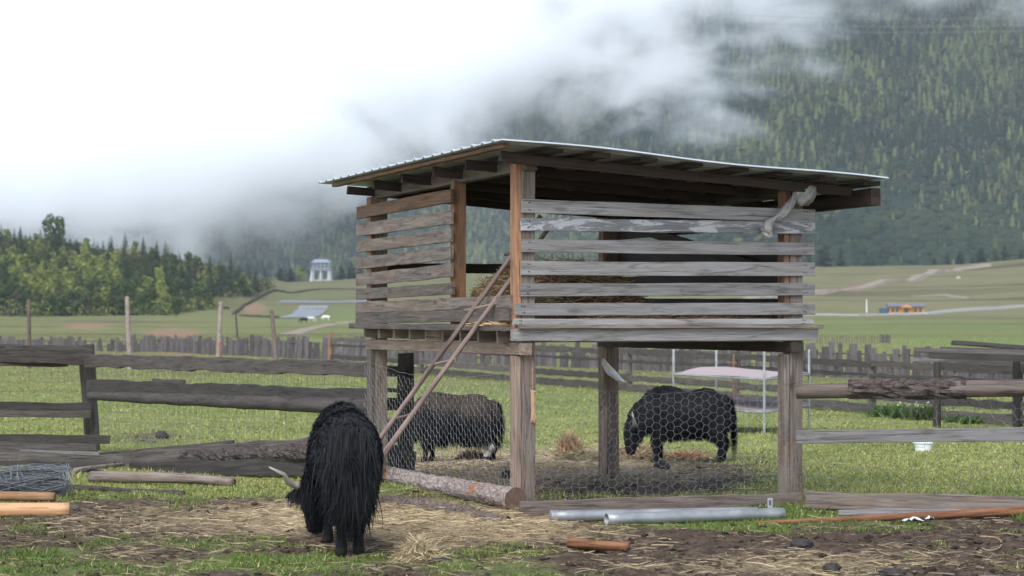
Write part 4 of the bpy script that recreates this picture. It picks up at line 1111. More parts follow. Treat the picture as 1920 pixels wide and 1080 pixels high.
def make_yak(label, loc, yaw, scale, legs, neck, skirt, back_tint, low_tint, horn=None, tail=.62, seed=0, n=15000, belly=1.0, white_leg=False, lenx=.88, wide=1.0, tailw=.025, wid=.008):
    root = empty('yak', loc, label, 'yak'); root['world_parts'] = 0
    LX = lenx; trunk = [((-.60, 0, .72), .11, .17), ((-.53, 0, .70), .21, .25), ((-.36, 0, .665), .265, .30), ((-.08, 0, .63), .29, .30 * belly), ((.16, 0, .645), .275, .325), ((.33, 0, .66), .23, .325), ((.46, 0, .635), .165, .25), ((.55, 0, .60), .11, .17)]
    N0, N1, HP, HM, MZ = [np.array(q, float) for q in neck]      # neck root, neck, poll, mid face, muzzle
    neck_c = [((.34, 0, .68), .17, .27), (tuple(N0), .135, .21), (tuple(N1), .115, .165), (tuple(HP), .10, .115)]
    head = [(tuple(HP + (HP - HM) * .25), .095, .10), (tuple(HP * .6 + HM * .4), .12, .125), (tuple(HM), .10, .108), (tuple(HM * .4 + MZ * .6), .075, .08), (tuple(MZ), .068, .062)]
    trunk = [((c[0][0] * LX, c[0][1], c[0][2]), c[1] * wide, c[2]) for c in trunk]
    ch = [trunk, neck_c, head]
    for sx, (y, ln) in ((1, legs['fl']), (-1, legs['fr'])):
        sy = y
        ch.append([((.34, sy * 1.1, .56), .085, .15), ((.33 + ln * .35, sy * 1.1, .41), .068, .085), ((.36 + ln * .75, sy, .26), .047, .050), ((.35 + ln * .95, sy, .15), .036, .038), ((.355 + ln, sy, .065), .040, .042), ((.375 + ln, sy, .018), .045, .052)])
    for sx, (y, ln) in ((1, legs['hl']), (-1, legs['hr'])):
        sy = y
        ch.append([((-.42, sy * .9, .62), .12, .20), ((-.40 + ln * .3, sy * 1.05, .44), .095, .135), ((-.47 + ln * .6, sy, .30), .055, .068), ((-.515 + ln * .85, sy, .235), .044, .050), ((-.485 + ln, sy, .13), .036, .038), ((-.475 + ln, sy, .06), .041, .043), ((-.455 + ln, sy, .018), .046, .054)])
    # tail dock
    ch.append([((-.60 * LX, 0, .84), .045, .05), ((-.66 * LX - .02, 0, .76), .036, .036), ((-.66 * LX - .05, 0, .62), .026, .028), ((-.66 * LX - .045, 0, .50), .020, .02)])
    # ears
    hd = (MZ - HP); hd /= np.linalg.norm(hd); sd = np.array([0, 1., 0]); sd = sd - hd * hd.dot(sd); sd /= np.linalg.norm(sd); upv = np.cross(sd, hd)
    if upv[2] < 0 and abs(upv[2]) > .2: upv = -upv
    fr = np.cross(hd, sd)
    for e in (-1, 1):
        b0 = HP * .78 + HM * .22 + sd * e * .075
        ch.append([(tuple(b0), .03, .03), (tuple(b0 + sd * e * .09 - hd * .0 - np.array([0, 0, .02])), .035, .018), (tuple(b0 + sd * e * .155 - np.array([0, 0, .055])), .012, .008)])
    lt, bt = np.array(low_tint), np.array(back_tint)
    def tint(P):
        k = sstep(P[:, 2] + (fbm(P[:, 0] * 5, P[:, 1] * 5, seed + 3, 3) - .5) * .35, .58, .84)[:, None]
        t = lt * (1 - k) + bt * k
        if white_leg:
            m = ((P[:, 0] < -.36) & (P[:, 2] < .33) & (P[:, 2] > .09) & (P[:, 1] > 0))[:, None]
            t = np.where(m, np.array([[.40, .37, .32]]), t)
        t = np.where((P[:, 2] < .045)[:, None], np.array([[.022, .019, .016]]), t)
        return t
    Msc = Matrix.Scale(1, 4)
    body, V, Fc = body_mesh('body', ch, .0165, M['coat'], root, tint)
    def ln_(P):
        x, y, z = P[:, 0], P[:, 1], P[:, 2]
        L = np.full(len(P), .045)
        L = np.where((np.abs(x) < .62) & (z < .60), .05 + skirt * sstep(-z, -.60, -.36), L)
        L = np.where((x > .30) & (x < .62) & (z < .62), .07 + skirt * .6, L)            # chest fringe
        L = np.where((z < .34), .035, L); L = np.where((z < .34) & (z > .24) & (np.abs(x) > .28), .05 + skirt * .35, L)
        L = np.where(z < .14, .012, L)
        L = np.where((x > .1) & (z > .86), .075, L)
        L = np.where((x < -.45) & (z > .34) & (z < .74), .06 + skirt * .75, L)             # breeches
        nh = np.linalg.norm(P - HP[None], axis=1); L = np.where((x > .60) & (P @ hd > (HP @ hd) - .02), .022, L)
        L = np.where(nh < .10, .09, L)
        return L
    hair_mesh('coat_hair', V, Fc, root, n, ln_, tint, M['coat'], seed, wid=wid)
    # tail hair
    r = np.random.RandomState(seed + 9); m = 1100
    z0 = .50 + .36 * r.rand(m); base = np.c_[-.66 * LX - .03 + .02 * r.normal(size=m), tailw * r.normal(size=m), z0]
    Lh = tail * (.55 + .5 * r.rand(m)) * (.6 + .4 * (1 - (z0 - .5) / .36 * .5)); an = r.normal(size=m) * .11
    rows = []; segs = 6
    for s_ in range(segs + 1):
        f = s_ / segs; wob = .03 * math.sin(f * 4)
        p = base + np.c_[-.07 * np.sin(f * 2.6) * (Lh / .6) + r.normal(size=m) * .004, an * .55 * f ** .8 * Lh / .5 * (1.35 if skirt > .2 else 1), -Lh * f + .012 * np.sin(an * 90 + f * 5)]
        p[:, 1] += .02 * np.sin(f * 5 + an * 40) * f
        p[:, 2] = np.maximum(p[:, 2], .03); w_ = .009 * (1 - f ** 2 * .85)
        rows += [p - np.array([[.2, 1, 0]]) * w_ / 2, p + np.array([[.2, 1, 0]]) * w_ / 2]
    VV = np.stack(rows, 1); i = (np.arange(m) * 2 * (segs + 1))[:, None]
    FF = np.concatenate([i + np.array([[2 * s_, 2 * s_ + 1, 2 * s_ + 3, 2 * s_ + 2]]) for s_ in range(segs)])
    tt = np.repeat((lt[None] * (.35 + .8 * r.rand(m, 1) ** 2))[:, None], 2 * (segs + 1), 1)
    mesh_np('tail_hair', VV.reshape(-1, 3), FF, M['coat'], root, attrs={'tint': tt.reshape(-1, 3)})
    for e in (-1, 1):
        b0 = HP * .97 + HM * .03 + sd * e * .055
        pts = [b0, b0 + sd * e * .09 - hd * .01, b0 + sd * e * .155 - hd * .045 + fr * horn[0] * .3, b0 + sd * e * .19 - hd * .11 + fr * horn[0] * .7, b0 + sd * e * horn[1] - hd * .17 + fr * horn[0]]
        bg_ = Bag(); bg_.tube(pts, [.032, .029, .023, .015, .004], 10); bg_.build('horn', M['horn'], root, smooth=True)
        be = HP * .45 + HM * .55 + sd * e * .083 + (-fr if fr[2] < 0 else fr) * .035
        bm = bmesh.new(); bmesh.ops.create_uvsphere(bm, u_segments=10, v_segments=8, radius=.017); bmesh.ops.translate(bm, verts=bm.verts, vec=Vector(be)); me = bpy.data.meshes.new('eye'); bm.to_mesh(me); bm.free(); me.materials.append(M['hoof'])
        eo = bpy.data.objects.new('eye', me); COL.objects.link(eo); eo.parent = root
    for c in root.children: c.location = (0, 0, 0)
    root.rotation_euler = (0, 0, yaw); root.scale = (scale,) * 3
    return root

BLK = (.0075, .0075, .009); BRW = (.062, .046, .035); WET_SHEEN = (.017, .017, .019)  # the wet back's grey sheen is painted in as a paler coat tint
d1 = 18.36
make_yak('shaggy black yak seen from behind with its head lowered, before the ladder', Vector((-1.205, d1, float(gz(-1.2, d1)) - .005)), R(98), 1.04,
         dict(fl=(.085, .02), fr=(-.085, -.05), hl=(.055, -.02), hr=(-.065, .03)), ((.46, .06, .52), (.55, .11, .42), (.60, .145, .38), (.63, .155, .235), (.66, .155, .09)),
         .10, WET_SHEEN, BLK, horn=(-.10, .30), tail=.43, seed=11, n=26000, wide=.86, tailw=.055)
d3 = 31.2
make_yak('black curved-horned yak grazing hay, side on beyond the wire netting', Vector((2.09, d3, float(gz(2.1, d3)) - .005)), R(181), .945,
         dict(fl=(.13, .02), fr=(-.12, -.06), hl=(.14, .03), hr=(-.13, -.05)), ((.48, .03, .62), (.585, .05, .54), (.645, .07, .485), (.675, .09, .325), (.69, .10, .15)),
         .05, (.013, .0125, .013), BLK, horn=(.06, .14), tail=.62, seed=23, n=16000, lenx=.86, wid=.011, belly=.93)
d2 = 31.4
make_yak('brown-backed yak with one white hind leg standing behind the ladder', Vector((-.72, d2, float(gz(-.74, d2)) - .005)), R(184), .86,
         dict(fl=(.11, .05), fr=(-.11, -.06), hl=(.14, .02), hr=(-.13, -.10)), ((.56, 0, .60), (.70, 0, .52), (.78, 0, .48), (.88, 0, .36), (.95, 0, .24)),
         .12, BRW, BLK, horn=(.06, .16), tail=.40, seed=37, n=15000, belly=1.05, white_leg=True, lenx=.93, wid=.012)

# ------------------------------------------------------------------ logs, pipes and odds and ends on the ground
M['log_end'] = simple('sawn_end', (.095, .058, .042), .85, 0, .2, .35, 30, .3)
pl, pr = gpt(690, 900), gpt(966, 957)
lg = log('log', pl + Vector((0, .06, .085)), pr + Vector((0, .06, .09)), .082, .096, M['bark'], rough=.07, seed=41, seg=22, end_mat=M['log_end'], bark=.008)
tag(lg, 'pale flaking-barked log lying along the foot of the ladder side', 'log')
tag(board('rotten_plank', gpt(716, 938) + Vector((0, 0, .015)), gpt(952, 982) + Vector((0, 0, .02)), .10, .055, M['rot'], up=(0, .8, .5), wob=.035, seed=14), 'rotten brown plank on the straw in front of the flaking log', 'plank')

def pipe(name, px0, py0, px1, py1, r, label, cap=False, bracket=None, lift=0):
    a, b = gpt(px0, py0) + Vector((0, 0, r + lift)), gpt(px1, py1) + Vector((0, 0, r + lift))
    root = empty(name, a.lerp(b, .5), label, 'pipe')
    Mx, L = frame_of(a, b); n, sg = 14, 26; V, Fc = [], []
    prof = [(0, r - .006)] + [(L * i / n, r) for i in range(n + 1)] + [(L, r - .006)]
    if not cap: prof = [(.20, r - .006)] + prof + [(L - .2, r - .006)]
    for x, q in prof:
        for k in range(sg): t = k / sg * 6.28319; V.append((x, q * math.cos(t), q * math.sin(t)))
    for i in range(len(prof) - 1):
        for k in range(sg): Fc.append((i * sg + k, (i + 1) * sg + k, (i + 1) * sg + (k + 1) % sg, i * sg + (k + 1) % sg))
    if cap: Fc.append(tuple(range(sg))); Fc.append(tuple(range((len(prof) - 1) * sg + sg - 1, (len(prof) - 1) * sg - 1, -1)))
    mesh_np('tube', V, Fc, M['steel'], root, Mx, smooth=True)
    if cap:
        lc = log('cap', a - (b - a).normalized() * .012, a + (b - a).normalized() * .05, r * 1.09, r * 1.09, M['steel'], root, 0, seg=26)
    if bracket:
        p = a.lerp(b, bracket); bb = Bag(); w2, h2, t2 = .042, .085, .005
        for c, dm in (((-w2 / 2 + .006, 0, h2 / 2), (.012, t2, h2)), ((w2 / 2 - .006, 0, h2 / 2), (.012, t2, h2)), ((0, 0, .012), (w2 - .024, t2, .024)), ((0, 0, h2 - .009), (w2 - .024, t2, .018))): bb.box(c, dm)
        bb.build('bracket', M['steel'], root, Matrix.Translation(p + Vector((0, 0, r - .004))))
    return root
pipe('steel_pipe', 1036, 979, 1420, 972, .047, 'grey galvanised pipe with a capped end by the ground board', cap=True)
pipe('steel_pipe', 1137, 985, 1468, 974, .048, 'open-ended galvanised pipe with a slotted bracket, nearer than the capped one', bracket=.925)
ck = log('wood_chunk', gpt(1068, 1031) + Vector((0, 0, .045)), gpt(1178, 1036) + Vector((0, 0, .04)), .05, .04, M['pole'], rough=.38, seed=51, seg=16, flat=.8)
tag(ck, 'short split chunk of bright orange wood on the bare soil', 'wood')

# timber heap on the left
def gl(name, x0, y0, x1, y1, r0, r1, mt, label, cat='log', z0=0, z1=0, **k):
    return tag(log(name, gpt(x0, y0) + Vector((0, 0, r0 + z0)), gpt(x1, y1) + Vector((0, 0, r1 + z1)), r0, r1, M[mt], **k), label, cat)
gl('peeled_log', -70, 971, 131, 969, .062, .058, 'peeled', 'lower of the two pale peeled logs by the wire roll', seed=61, rough=.05, seg=18, end_mat=M['peeled'])
gl('peeled_log', -70, 944, 102, 944, .042, .038, 'peeled', 'upper thinner peeled log resting behind the lower one', z0=.03, z1=.02, seed=62, rough=.09, seg=16)
gl('old_log', 100, 962, 148, 960, .034, .030, 'fence', 'short grey log end poking out beside a peeled log', seed=63, rough=.1)
gl('old_log', 172, 906, 436, 913, .060, .045, 'greybrown', 'smooth grey brown log lying on grass under the left fence', seed=64, rough=.08, seg=16, bow=.02)
gl('old_log', 120, 920, 345, 930, .030, .022, 'bark_dark', 'thin dark knotty branch in front of the smooth grey log', 'branch', seed=65, rough=.3)
def gb(name, x0, y0, d0, x1, y1, d1, w_, t, mt, label, cat='plank', **k):
    return tag(board(name, at(x0, y0, d0), at(x1, y1, d1), w_, t, M[mt], **k), label, cat)
gb('slab', 205, 868, 29.5, 700, 842, 25.5, .20, .09, 'fence', 'long rough slab with bark leaning low along the left fence', wob=.03, seed=71, taper=-.6)
gb('slab', 250, 880, 28.6, 700, 872, 25.4, .17, .07, 'fence_dark', 'dark lowest slab beneath the rough barked slab', wob=.03, seed=72)
tag(log('bark_slab', at(345, 858, 28.2), at(700, 842, 25.2), .075, .10, M['bark_dark'], rough=.10, seed=73, bark=.02, seg=18), 'dark bark-covered half log over the grey slabs', 'log')
gb('plank', 120, 860, 30.2, 438, 831, 29.6, .07, .03, 'fence_dark', 'narrow dark plank slanting above the barked half log', wob=.008, seed=74)
gb('plank', -60, 838, 31.2, 180, 846, 30.6, .16, .04, 'fence_dark', 'dark plank at the back of the timber heap', wob=.02, seed=75)
gb('plank', -60, 855, 30.4, 205, 862, 29.8, .12, .05, 'fence', 'middle plank of the timber heap above the wire roll', wob=.02, seed=76)
gb('plank', 38, 845, 30., 186, 851, 29.6, .035, .025, 'grey', 'thin pale lath on top of the timber heap', wob=.008, seed=77)
gb('plank', -60, 877, 29.6, 215, 884, 28.6, .18, .06, 'fence_dark', 'broad dark board at the base of the timber heap', wob=.03, seed=78)
gl('branch', 140, 892, 232, 882, .028, .02, 'bark', 'short pale broken branch beside the wire roll', 'branch', z0=.03, z1=.05, seed=79, rough=.25)
gl('branch', 160, 900, 205, 887, .02, .012, 'bark_dark', 'dark twig crossing the smooth grey log', 'branch', z0=.08, seed=80, rough=.3)
# roll of old wire netting
wr = Bag(); c0, c1 = gpt(-60, 937) + Vector((0, 0, .15)), gpt(130, 931) + Vector((0, 0, .14)); axw = (c1 - c0); Lw = axw.length; axw.normalize()
rr = np.random.RandomState(4); sdw = Vector((-axw.y, axw.x, 0)).normalized()
for k in range(250):
    a0 = rr.rand() * 6.28; q = .05 + .105 * rr.rand(); s0, s1 = sorted(rr.rand(2) * Lw)
    if rr.rand() < .6: s0, s1 = 0, Lw * (.9 + .12 * rr.rand())
    pts = []
    for t in np.linspace(s0, s1, 16):
        a1 = a0 + .5 * math.sin(t * 3 + k); qq = q * (1 + .10 * math.sin(t * 9 + k * 2)) + rr.normal() * .003
        pts.append(c0 + axw * t + sdw * (qq * math.cos(a1) * 1.2) + Vector((0, 0, qq * math.sin(a1))))
    wr.add(*tube_np(pts, .0032, 3))
for k in range(26):
    t = Lw * (k + rr.rand()) / 26 if k < 14 else Lw * (.88 + .12 * rr.rand()); q = .10 + .06 * rr.rand(); pts = []
    for a1 in np.linspace(0, 6.28 * 1.1, 22): pts.append(c0 + axw * (t + .02 * math.sin(a1 * 2 + k)) + sdw * (q * 1.2 * math.cos(a1)) + Vector((0, 0, q * math.sin(a1) * (1 + .05 * math.sin(a1 * 5 + k)))))
    wr.add(*tube_np(pts, .0030, 3))
tag(wr.build('wire_roll', M['wire']), 'tangled roll of grey wire netting lying by the peeled logs', 'wire roll')

# hay and straw heaps, dung, scraps
heap('straw_tuft', gpt(785, 1054), .13, .10, .12, 380, 'loose tuft of pale straw on the grass near the frame foot', 'straw', L=(.10, .26), lo=(.24, .175, .09), hi=(.55, .44, .27), up=.45, core=(.2, .15, .08), wd=.005)
heap('hay_tuft', gpt(1068, 858), .16, .12, .20, 650, 'upright brown hay tuft beneath the shed', 'hay', L=(.12, .3), lo=(.16, .10, .055), hi=(.42, .28, .15), up=1.6, core=(.15, .10, .06), wd=.007)
heap('hay_mound', gpt(1100, 868), .40, .30, .10, 1500, 'low grey green hay mound before the rear shed post', 'hay', lo=(.12, .10, .055), hi=(.34, .29, .16), core=(.09, .075, .04), wd=.007)
heap('hay_pile', gpt(1190, 862), .48, .30, .15, 1500, 'straw pile under the grazing yak muzzle', 'hay', lo=(.20, .14, .07), hi=(.50, .37, .20), core=(.12, .085, .045), wd=.008)
heap('straw_bed', gpt(985, 880), 1.15, .95, .07, 5200, 'pale trampled straw bed spread on the ground beneath the shed', 'straw', L=(.08, .26), lo=(.22, .16, .09), hi=(.60, .47, .29), up=.10, core=(.24, .18, .105), wd=.007, power=.6)
heap('straw_bed', gpt(840, 880), .55, .60, .05, 1700, 'smaller straw bed under the ladder before the brown-backed yak', 'straw', L=(.08, .24), lo=(.22, .16, .09), hi=(.60, .47, .29), up=.10, core=(.24, .18, .105), wd=.007, power=.6)
heap('straw_wisp', gpt(1290, 861), .26, .14, .05, 420, 'small orange straw wisp under the grazing yak', 'straw', lo=(.26, .14, .07), hi=(.45, .27, .14), core=(.15, .09, .05), wd=.008)
heap('straw_wisp', gpt(888, 862), .20, .12, .07, 420, 'reddish brown straw wisp near the white hind leg', 'straw', lo=(.16, .08, .045), hi=(.34, .19, .10), core=(.12, .07, .04), wd=.008)
def clod(name, px, py, sx, sy, h, label, cat, mt='dung', seed=0):
    V, Fc = lump(seed, 3); r = np.random.RandomState(seed)
    V[:, 2] = (V[:, 2] - .3) / .75; V = V * (1 + .25 * (fbm(V[:, 0] * 4 + 9, V[:, 1] * 4 + V[:, 2] * 3, seed, 3)[:, None] - .5))
    V = V * np.array([sx, sy, h * 1.5]); V[:, 2] = np.maximum(V[:, 2] + h * .4, -.02)
    return tag(mesh_np(name, V, Fc, M[mt], None, Matrix.Translation(gpt(px, py)), smooth=True), label, cat)
for (px, py, sx, sy, h, lab, sd) in ((1503, 1026, .17, .11, .05, 'largest dark dung pat on the bare soil, right of the orange chunk', 3), (1560, 1072, .10, .08, .05, 'dark dung clod at the bottom edge of the bare soil', 4), (1682, 1080, .20, .10, .04, 'flat wet dung pat half out of the picture bottom', 5),
                                     (1240, 880, .17, .13, .09, 'dark clod between the rear post and the grazing yak', 6), (303, 822, .20, .15, .10, 'dark clod on the brown patch behind the left fence', 8), (826, 1056, .16, .08, .03, 'dark trodden clod beside the pale straw tuft', 9), (1022, 1048, .06, .05, .02, 'small brown chip left of the orange chunk', 10)):
    clod('dung_pat', px, py, sx, sy, h, lab, 'dung', seed=sd)
clod('black_boot', 948, 897, .10, .09, .07, 'black rubber scrap by the corner post of the shed', 'scrap', seed=14)
clod('field_stone', 1062, 893 + 83, .08, .07, .03, 'small brown stone at the corner post foot', 'stone', 'rot', 15)
def scrap(px, py, sx, sy, label, seed):
    n = 9; r = np.random.RandomState(seed); V, Fc = [], []
    for i in range(n):
        for j in range(n): V.append(((i / (n - 1) - .5) * sx, (j / (n - 1) - .5) * sy, .012 + .035 * r.rand() * math.sin(i / (n - 1) * 3.14)))
    for i in range(n - 1):
        for j in range(n - 1): q = i * n + j; Fc.append((q, q + 1, q + n + 1, q + n))
    return tag(mesh_np('plastic_scrap', V, Fc, M['plastic'], None, Matrix.Translation(gpt(px, py)), smooth=True), label, 'plastic')
scrap(1712, 979, .17, .10, 'crumpled clear white plastic scrap under the peeled pole', 2); scrap(1744, 976, .08, .05, 'smaller white plastic scrap right of the crumpled one', 3)
lp = Bag(); pts = []
for k in range(30):
    a0 = -1.9 + k / 29 * 4.3; p = gpt(1856 + 22 * math.cos(a0) * (1 if k < 22 else .9) - (k < 6) * (6 - k) * 4, 1022 - 13 * math.sin(a0) * -1); pts.append(p + Vector((0, 0, .012)))
lp.tube(pts, .005, 5); tag(lp.build('string_loop', M['rope']), 'loop of pale string lying on the dark soil', 'string')
# coiled leafy weed with white flowers by the plank fence
wd_ = empty('flowering_weed', on(1735, mf(1735) - .5), 'weedy clump with tiny white flowers at the plank fence foot', 'weed')
r = np.random.RandomState(3); n = 420
base = np.c_[r.normal(size=n) * .16, r.normal(size=n) * .10, np.zeros(n)]; d = np.c_[r.normal(size=n) * .35, r.normal(size=n) * .35, np.ones(n)]; d /= np.linalg.norm(d, axis=1)[:, None]
sticks('stems', base, .15 + .22 * r.rand(n), d, np.full(n, .016), np.array([[.045, .065, .02]]) * (.6 + .9 * r.rand(n, 1)), M['straw'], wd_)
fb = Bag()
for k in range(20):
    p = np.array([r.normal() * .26, r.normal() * .12, .14 + .24 * r.rand()]); q = .012 + .008 * r.rand(); fb.add([p + np.array([-q, 0, 0]), p + np.array([0, -q, .004]), p + np.array([q, 0, 0]), p + np.array([0, q * .3, q * 1.4]), p + np.array([0, q, .004])], [(0, 1, 3), (1, 2, 3), (2, 4, 3), (4, 0, 3)])
fb.build('flowers', M['white'], wd_)
for px, sz, lab in ((1672, .30, 'broad bright green weed beside the round fence post'), (1700, .22, 'low green weed left of the white-flowered clump'), (1797, .16, 'small green weed right of the brown fence post'), (1825, .15, 'grassy weed tuft below the plank shelter')):
    e = empty('weed', on(px, mf(px) - .6), lab, 'weed'); n = 260
    base = np.c_[r.normal(size=n) * sz * .7, r.normal(size=n) * sz * .35, np.zeros(n)]; d = np.c_[r.normal(size=n) * .6, r.normal(size=n) * .6, np.ones(n)]; d /= np.linalg.norm(d, axis=1)[:, None]
    sticks('leaves', base, sz * (.4 + .7 * r.rand(n)), d, np.full(n, .035), np.array([[.05, .085, .02]]) * (.6 + .9 * r.rand(n, 1)), M['straw'], e)

# ------------------------------------------------------------------ trees
M['leaf'] = attr_mat('foliage', .75, .15, 0, .25)
M['trunk'] = simple('trunk_bark', (.075, .055, .042), .95, 0, .1, .3, 6, .5)
def conifer_crown(name, seed, h, rad, dark=(.022, .042, .02), light=(.045, .075, .032), lev=26, round_=0):
    r = np.random.RandomState(seed); V, Fc, T = [], [], []
    for k in range(lev):
        f = k / (lev - 1); z = h * (.10 + .88 * f); R_ = rad * ((1 - f) ** .85 if not round_ else math.sqrt(max(.02, 1 - (f * 1.05 - .12) ** 2)) ) * (.8 + .35 * r.rand()) + .06
        for j in range(max(4, int(9 * (1 - f * .5)))):
            a = r.rand() * 6.283; q = R_ * (.65 + .5 * r.rand()); dr = .28 * q * (.5 + r.rand())
            c0 = np.array([math.cos(a), math.sin(a), 0]); sd = np.array([-math.sin(a), math.cos(a), 0]) * (.10 + .16 * q)
            for (u0, u1) in ((.15, .62), (.5, 1.0)):
                p0 = c0 * q * u0 + [0, 0, z - dr * u0 ** 1.5]; p1 = c0 * q * u1 + [0, 0, z - dr * u1 ** 1.5 + .03]
                tw = sd * (1 if u0 < .4 else .8); nz = np.array([0, 0, (r.rand() - .5) * .25])
                b = len(V); V += [p0 - tw + nz, p0 + tw - nz, p1 + tw * .45 + r.normal(size=3) * .05, p1 - tw * .45 + r.normal(size=3) * .05]
                Fc.append((b, b + 1, b + 2, b + 3)); t = np.array(dark) + (np.array(light) - np.array(dark)) * r.rand() ** 1.5; T += [t] * 4
    b = len(V); V += [np.array([-.06, 0, h * .9]), np.array([.06, 0, h * .9]), np.array([0, .02, h * 1.03])]; Fc.append((b, b + 1, b + 2)); T += [np.array(dark)] * 3
    me = bpy.data.meshes.new(name); me.from_pydata([tuple(v) for v in V], [], Fc)
    at_ = me.attributes.new('tint', 'FLOAT_COLOR', 'POINT'); at_.data.foreach_set('color', np.c_[np.array(T), np.ones(len(T))].astype(np.float32).ravel()); me.materials.append(M['leaf']); return me
def broad_crown(name, seed, h, rad, dark, light, blobs_=20, per=52, sz=.30, base=.25):
    r = np.random.RandomState(seed); V, Fc, T = [], [], []
    for k in range(blobs_):
        f = base + (1 - base) * r.rand(); w_ = rad * math.sqrt(max(.05, 1 - ((f - .55) / .5) ** 2)) * .75; a = r.rand() * 6.283; q = w_ * math.sqrt(r.rand())
        c = np.array([q * math.cos(a), q * math.sin(a), f * h]); br = rad * (.28 + .22 * r.rand()); tb = r.rand()
        for j in range(per):
            n = r.normal(size=3); n /= np.linalg.norm(n); p = c + n * br * (.6 + .45 * r.rand()) * np.array([1, 1, .85]); s1 = np.cross(n, r.normal(size=3)); s1 /= np.linalg.norm(s1) + 1e-9; s2 = np.cross(n, s1) + n * r.normal() * .4
            q_ = sz * (.5 + .8 * r.rand()); b = len(V); V += [p - s1 * q_ - s2 * q_ * .3, p + s1 * q_ * .4 - s2 * q_, p + s1 * q_ + s2 * q_ * .4, p - s1 * q_ * .3 + s2 * q_]; Fc.append((b, b + 1, b + 2, b + 3))
            t = np.array(dark) + (np.array(light) - np.array(dark)) * min(1, max(0, .65 * tb + .5 * r.rand() - .05)); T += [t] * 4
    me = bpy.data.meshes.new(name); me.from_pydata([tuple(v) for v in V], [], Fc)
    at_ = me.attributes.new('tint', 'FLOAT_COLOR', 'POINT'); at_.data.foreach_set('color', np.c_[np.array(T), np.ones(len(T))].astype(np.float32).ravel()); me.materials.append(M['leaf']); return me
def trunk_mesh(name, h, r0):
    b = Bag(); b.tube([(0, 0, -.4), (.03, 0, h * .3), (-.02, .03, h * .6), (0, 0, h * .92)], [r0, r0 * .8, r0 * .5, r0 * .12], 7)
    r = random.Random(int(h * 100)); 
    for k in range(7):
        z = h * (.3 + .08 * k); a = r.random() * 6.28; q = h * .16 * (1.2 - k * .1); b.tube([(0, 0, z), (q * .6 * math.cos(a), q * .6 * math.sin(a), z + q * .3), (q * math.cos(a), q * math.sin(a), z + q * .75)], [r0 * .3, r0 * .2, r0 * .05], 5)
    me = bpy.data.meshes.new(name); me.from_pydata(np.concatenate(b.V).tolist(), [], b.F); me.materials.append(M['trunk']); return me
KINDS = {
 'conifer': [(conifer_crown('crown', i, 10, 2.7), trunk_mesh('trunk', 9.5, .2)) for i in (1, 2, 3)],
 'young': [(broad_crown('crown', i, 8, 2.6, (.090, .115, .026), (.27, .29, .075), base=.2), trunk_mesh('trunk', 6.5, .16)) for i in (11, 12, 13)],
 'broad': [(broad_crown('crown', i, 8, 2.7, (.032, .052, .020), (.085, .115, .036), base=.15), trunk_mesh('trunk', 6.5, .18)) for i in (21, 22)],
 'grey': [(broad_crown('crown', i, 7, 2.6, (.045, .045, .028), (.10, .10, .055), 14, 40, base=.1), trunk_mesh('trunk', 6, .16)) for i in (31, 32)],
 'larch': [(conifer_crown('crown', 41, 10, 2.5, (.05, .07, .026), (.12, .145, .05)), trunk_mesh('trunk', 9.5, .18))],
}
KINDS['crest'] = [(conifer_crown('crown', i, 10, 3.0, (.008, .018, .011), (.024, .042, .022), 30, 1), trunk_mesh('trunk', 8, .25)) for i in (51, 52)]
KINDS['spire'] = [(conifer_crown('crown', 55, 10, 2.4, (.010, .022, .013), (.032, .056, .028), 30), trunk_mesh('trunk', 8, .25))]
TL = {'crest': ('round_tree', '', ''), 'spire': ('conifer', '', ''), 'conifer': ('conifer', 'dark green conifer in the wood on the left hill', 'dark conifers of the left hill wood'), 'young': ('leafy_tree', 'yellow green spring-leaved tree in the wood on the left hill', 'yellow green trees of the left hill wood'),
      'broad': ('leafy_tree', 'deep green round-crowned tree in the wood on the left hill', 'deep green trees of the left hill wood'), 'grey': ('thin_tree', 'dull olive thin-leaved tree low in the left hill wood', 'olive trees of the left hill wood'),
      'larch': ('larch', 'pale green feathery larch in the wood on the left hill', 'larches of the left hill wood')}
def tree(kind, loc, sc, label=None, group=None, name=None, cat='tree', wide=1.0):
    cm, tm = random.choice(KINDS[kind]); nm, lb, gr = TL[kind]
    e = bpy.data.objects.new(name or nm, None); COL.objects.link(e); e.location = loc; e.rotation_euler = (0, 0, random.random() * 6.28); e.scale = (sc * wide, sc * wide, sc)
    tag(e, label or lb, cat, group or (gr if not label else None))
    for nm2, me in (('crown', cm), ('trunk', tm)):
        o = bpy.data.objects.new(nm2, me); COL.objects.link(o); o.parent = e
    return e
random.seed(21)
pts = []; tries = 0
while len(pts) < 296 and tries < 40000:
    tries += 1
    d = 690 + 380 * random.random() ** .9; px = -70 + 585 * random.random()
    if px > np.interp(d, [690, 760, 830, 880, 980, 1060], [250, 330, 402, 385, 478, 505]): continue
    x = (px - CX) / F * d; py = HZ - F * (float(gz(x, d)) - EYE) / d
    if any(abs(px - a) < 15 and abs(py - b) < 7 for a, b in pts): continue
    pts.append((px, py))
    up = (604 - py) / 150.; q = random.random(); cl = float(fbm(px * .016, py * .03, 91, 3))
    if px > 330: k = 'conifer' if q < .82 else ('young' if q < .88 else 'broad')
    elif up > .72: k = 'conifer' if q < .7 else ('larch' if q < .85 else 'young')
    elif up < .18: k = 'grey' if q < .3 else ('broad' if q < .75 else ('young' if q < .85 else 'conifer'))
    else: k = 'young' if cl > .47 and q < .8 else ('conifer' if q < .35 else ('broad' if q < .75 else 'larch'))
    sc = {'conifer': random.uniform(.6, 1.1), 'young': random.uniform(.55, .95), 'broad': random.uniform(.55, 1.0), 'grey': random.uniform(.6, 1.), 'larch': random.uniform(.8, 1.15)}[k]
    tree(k, (x, d, float(gz(x, d)) - .2), sc)
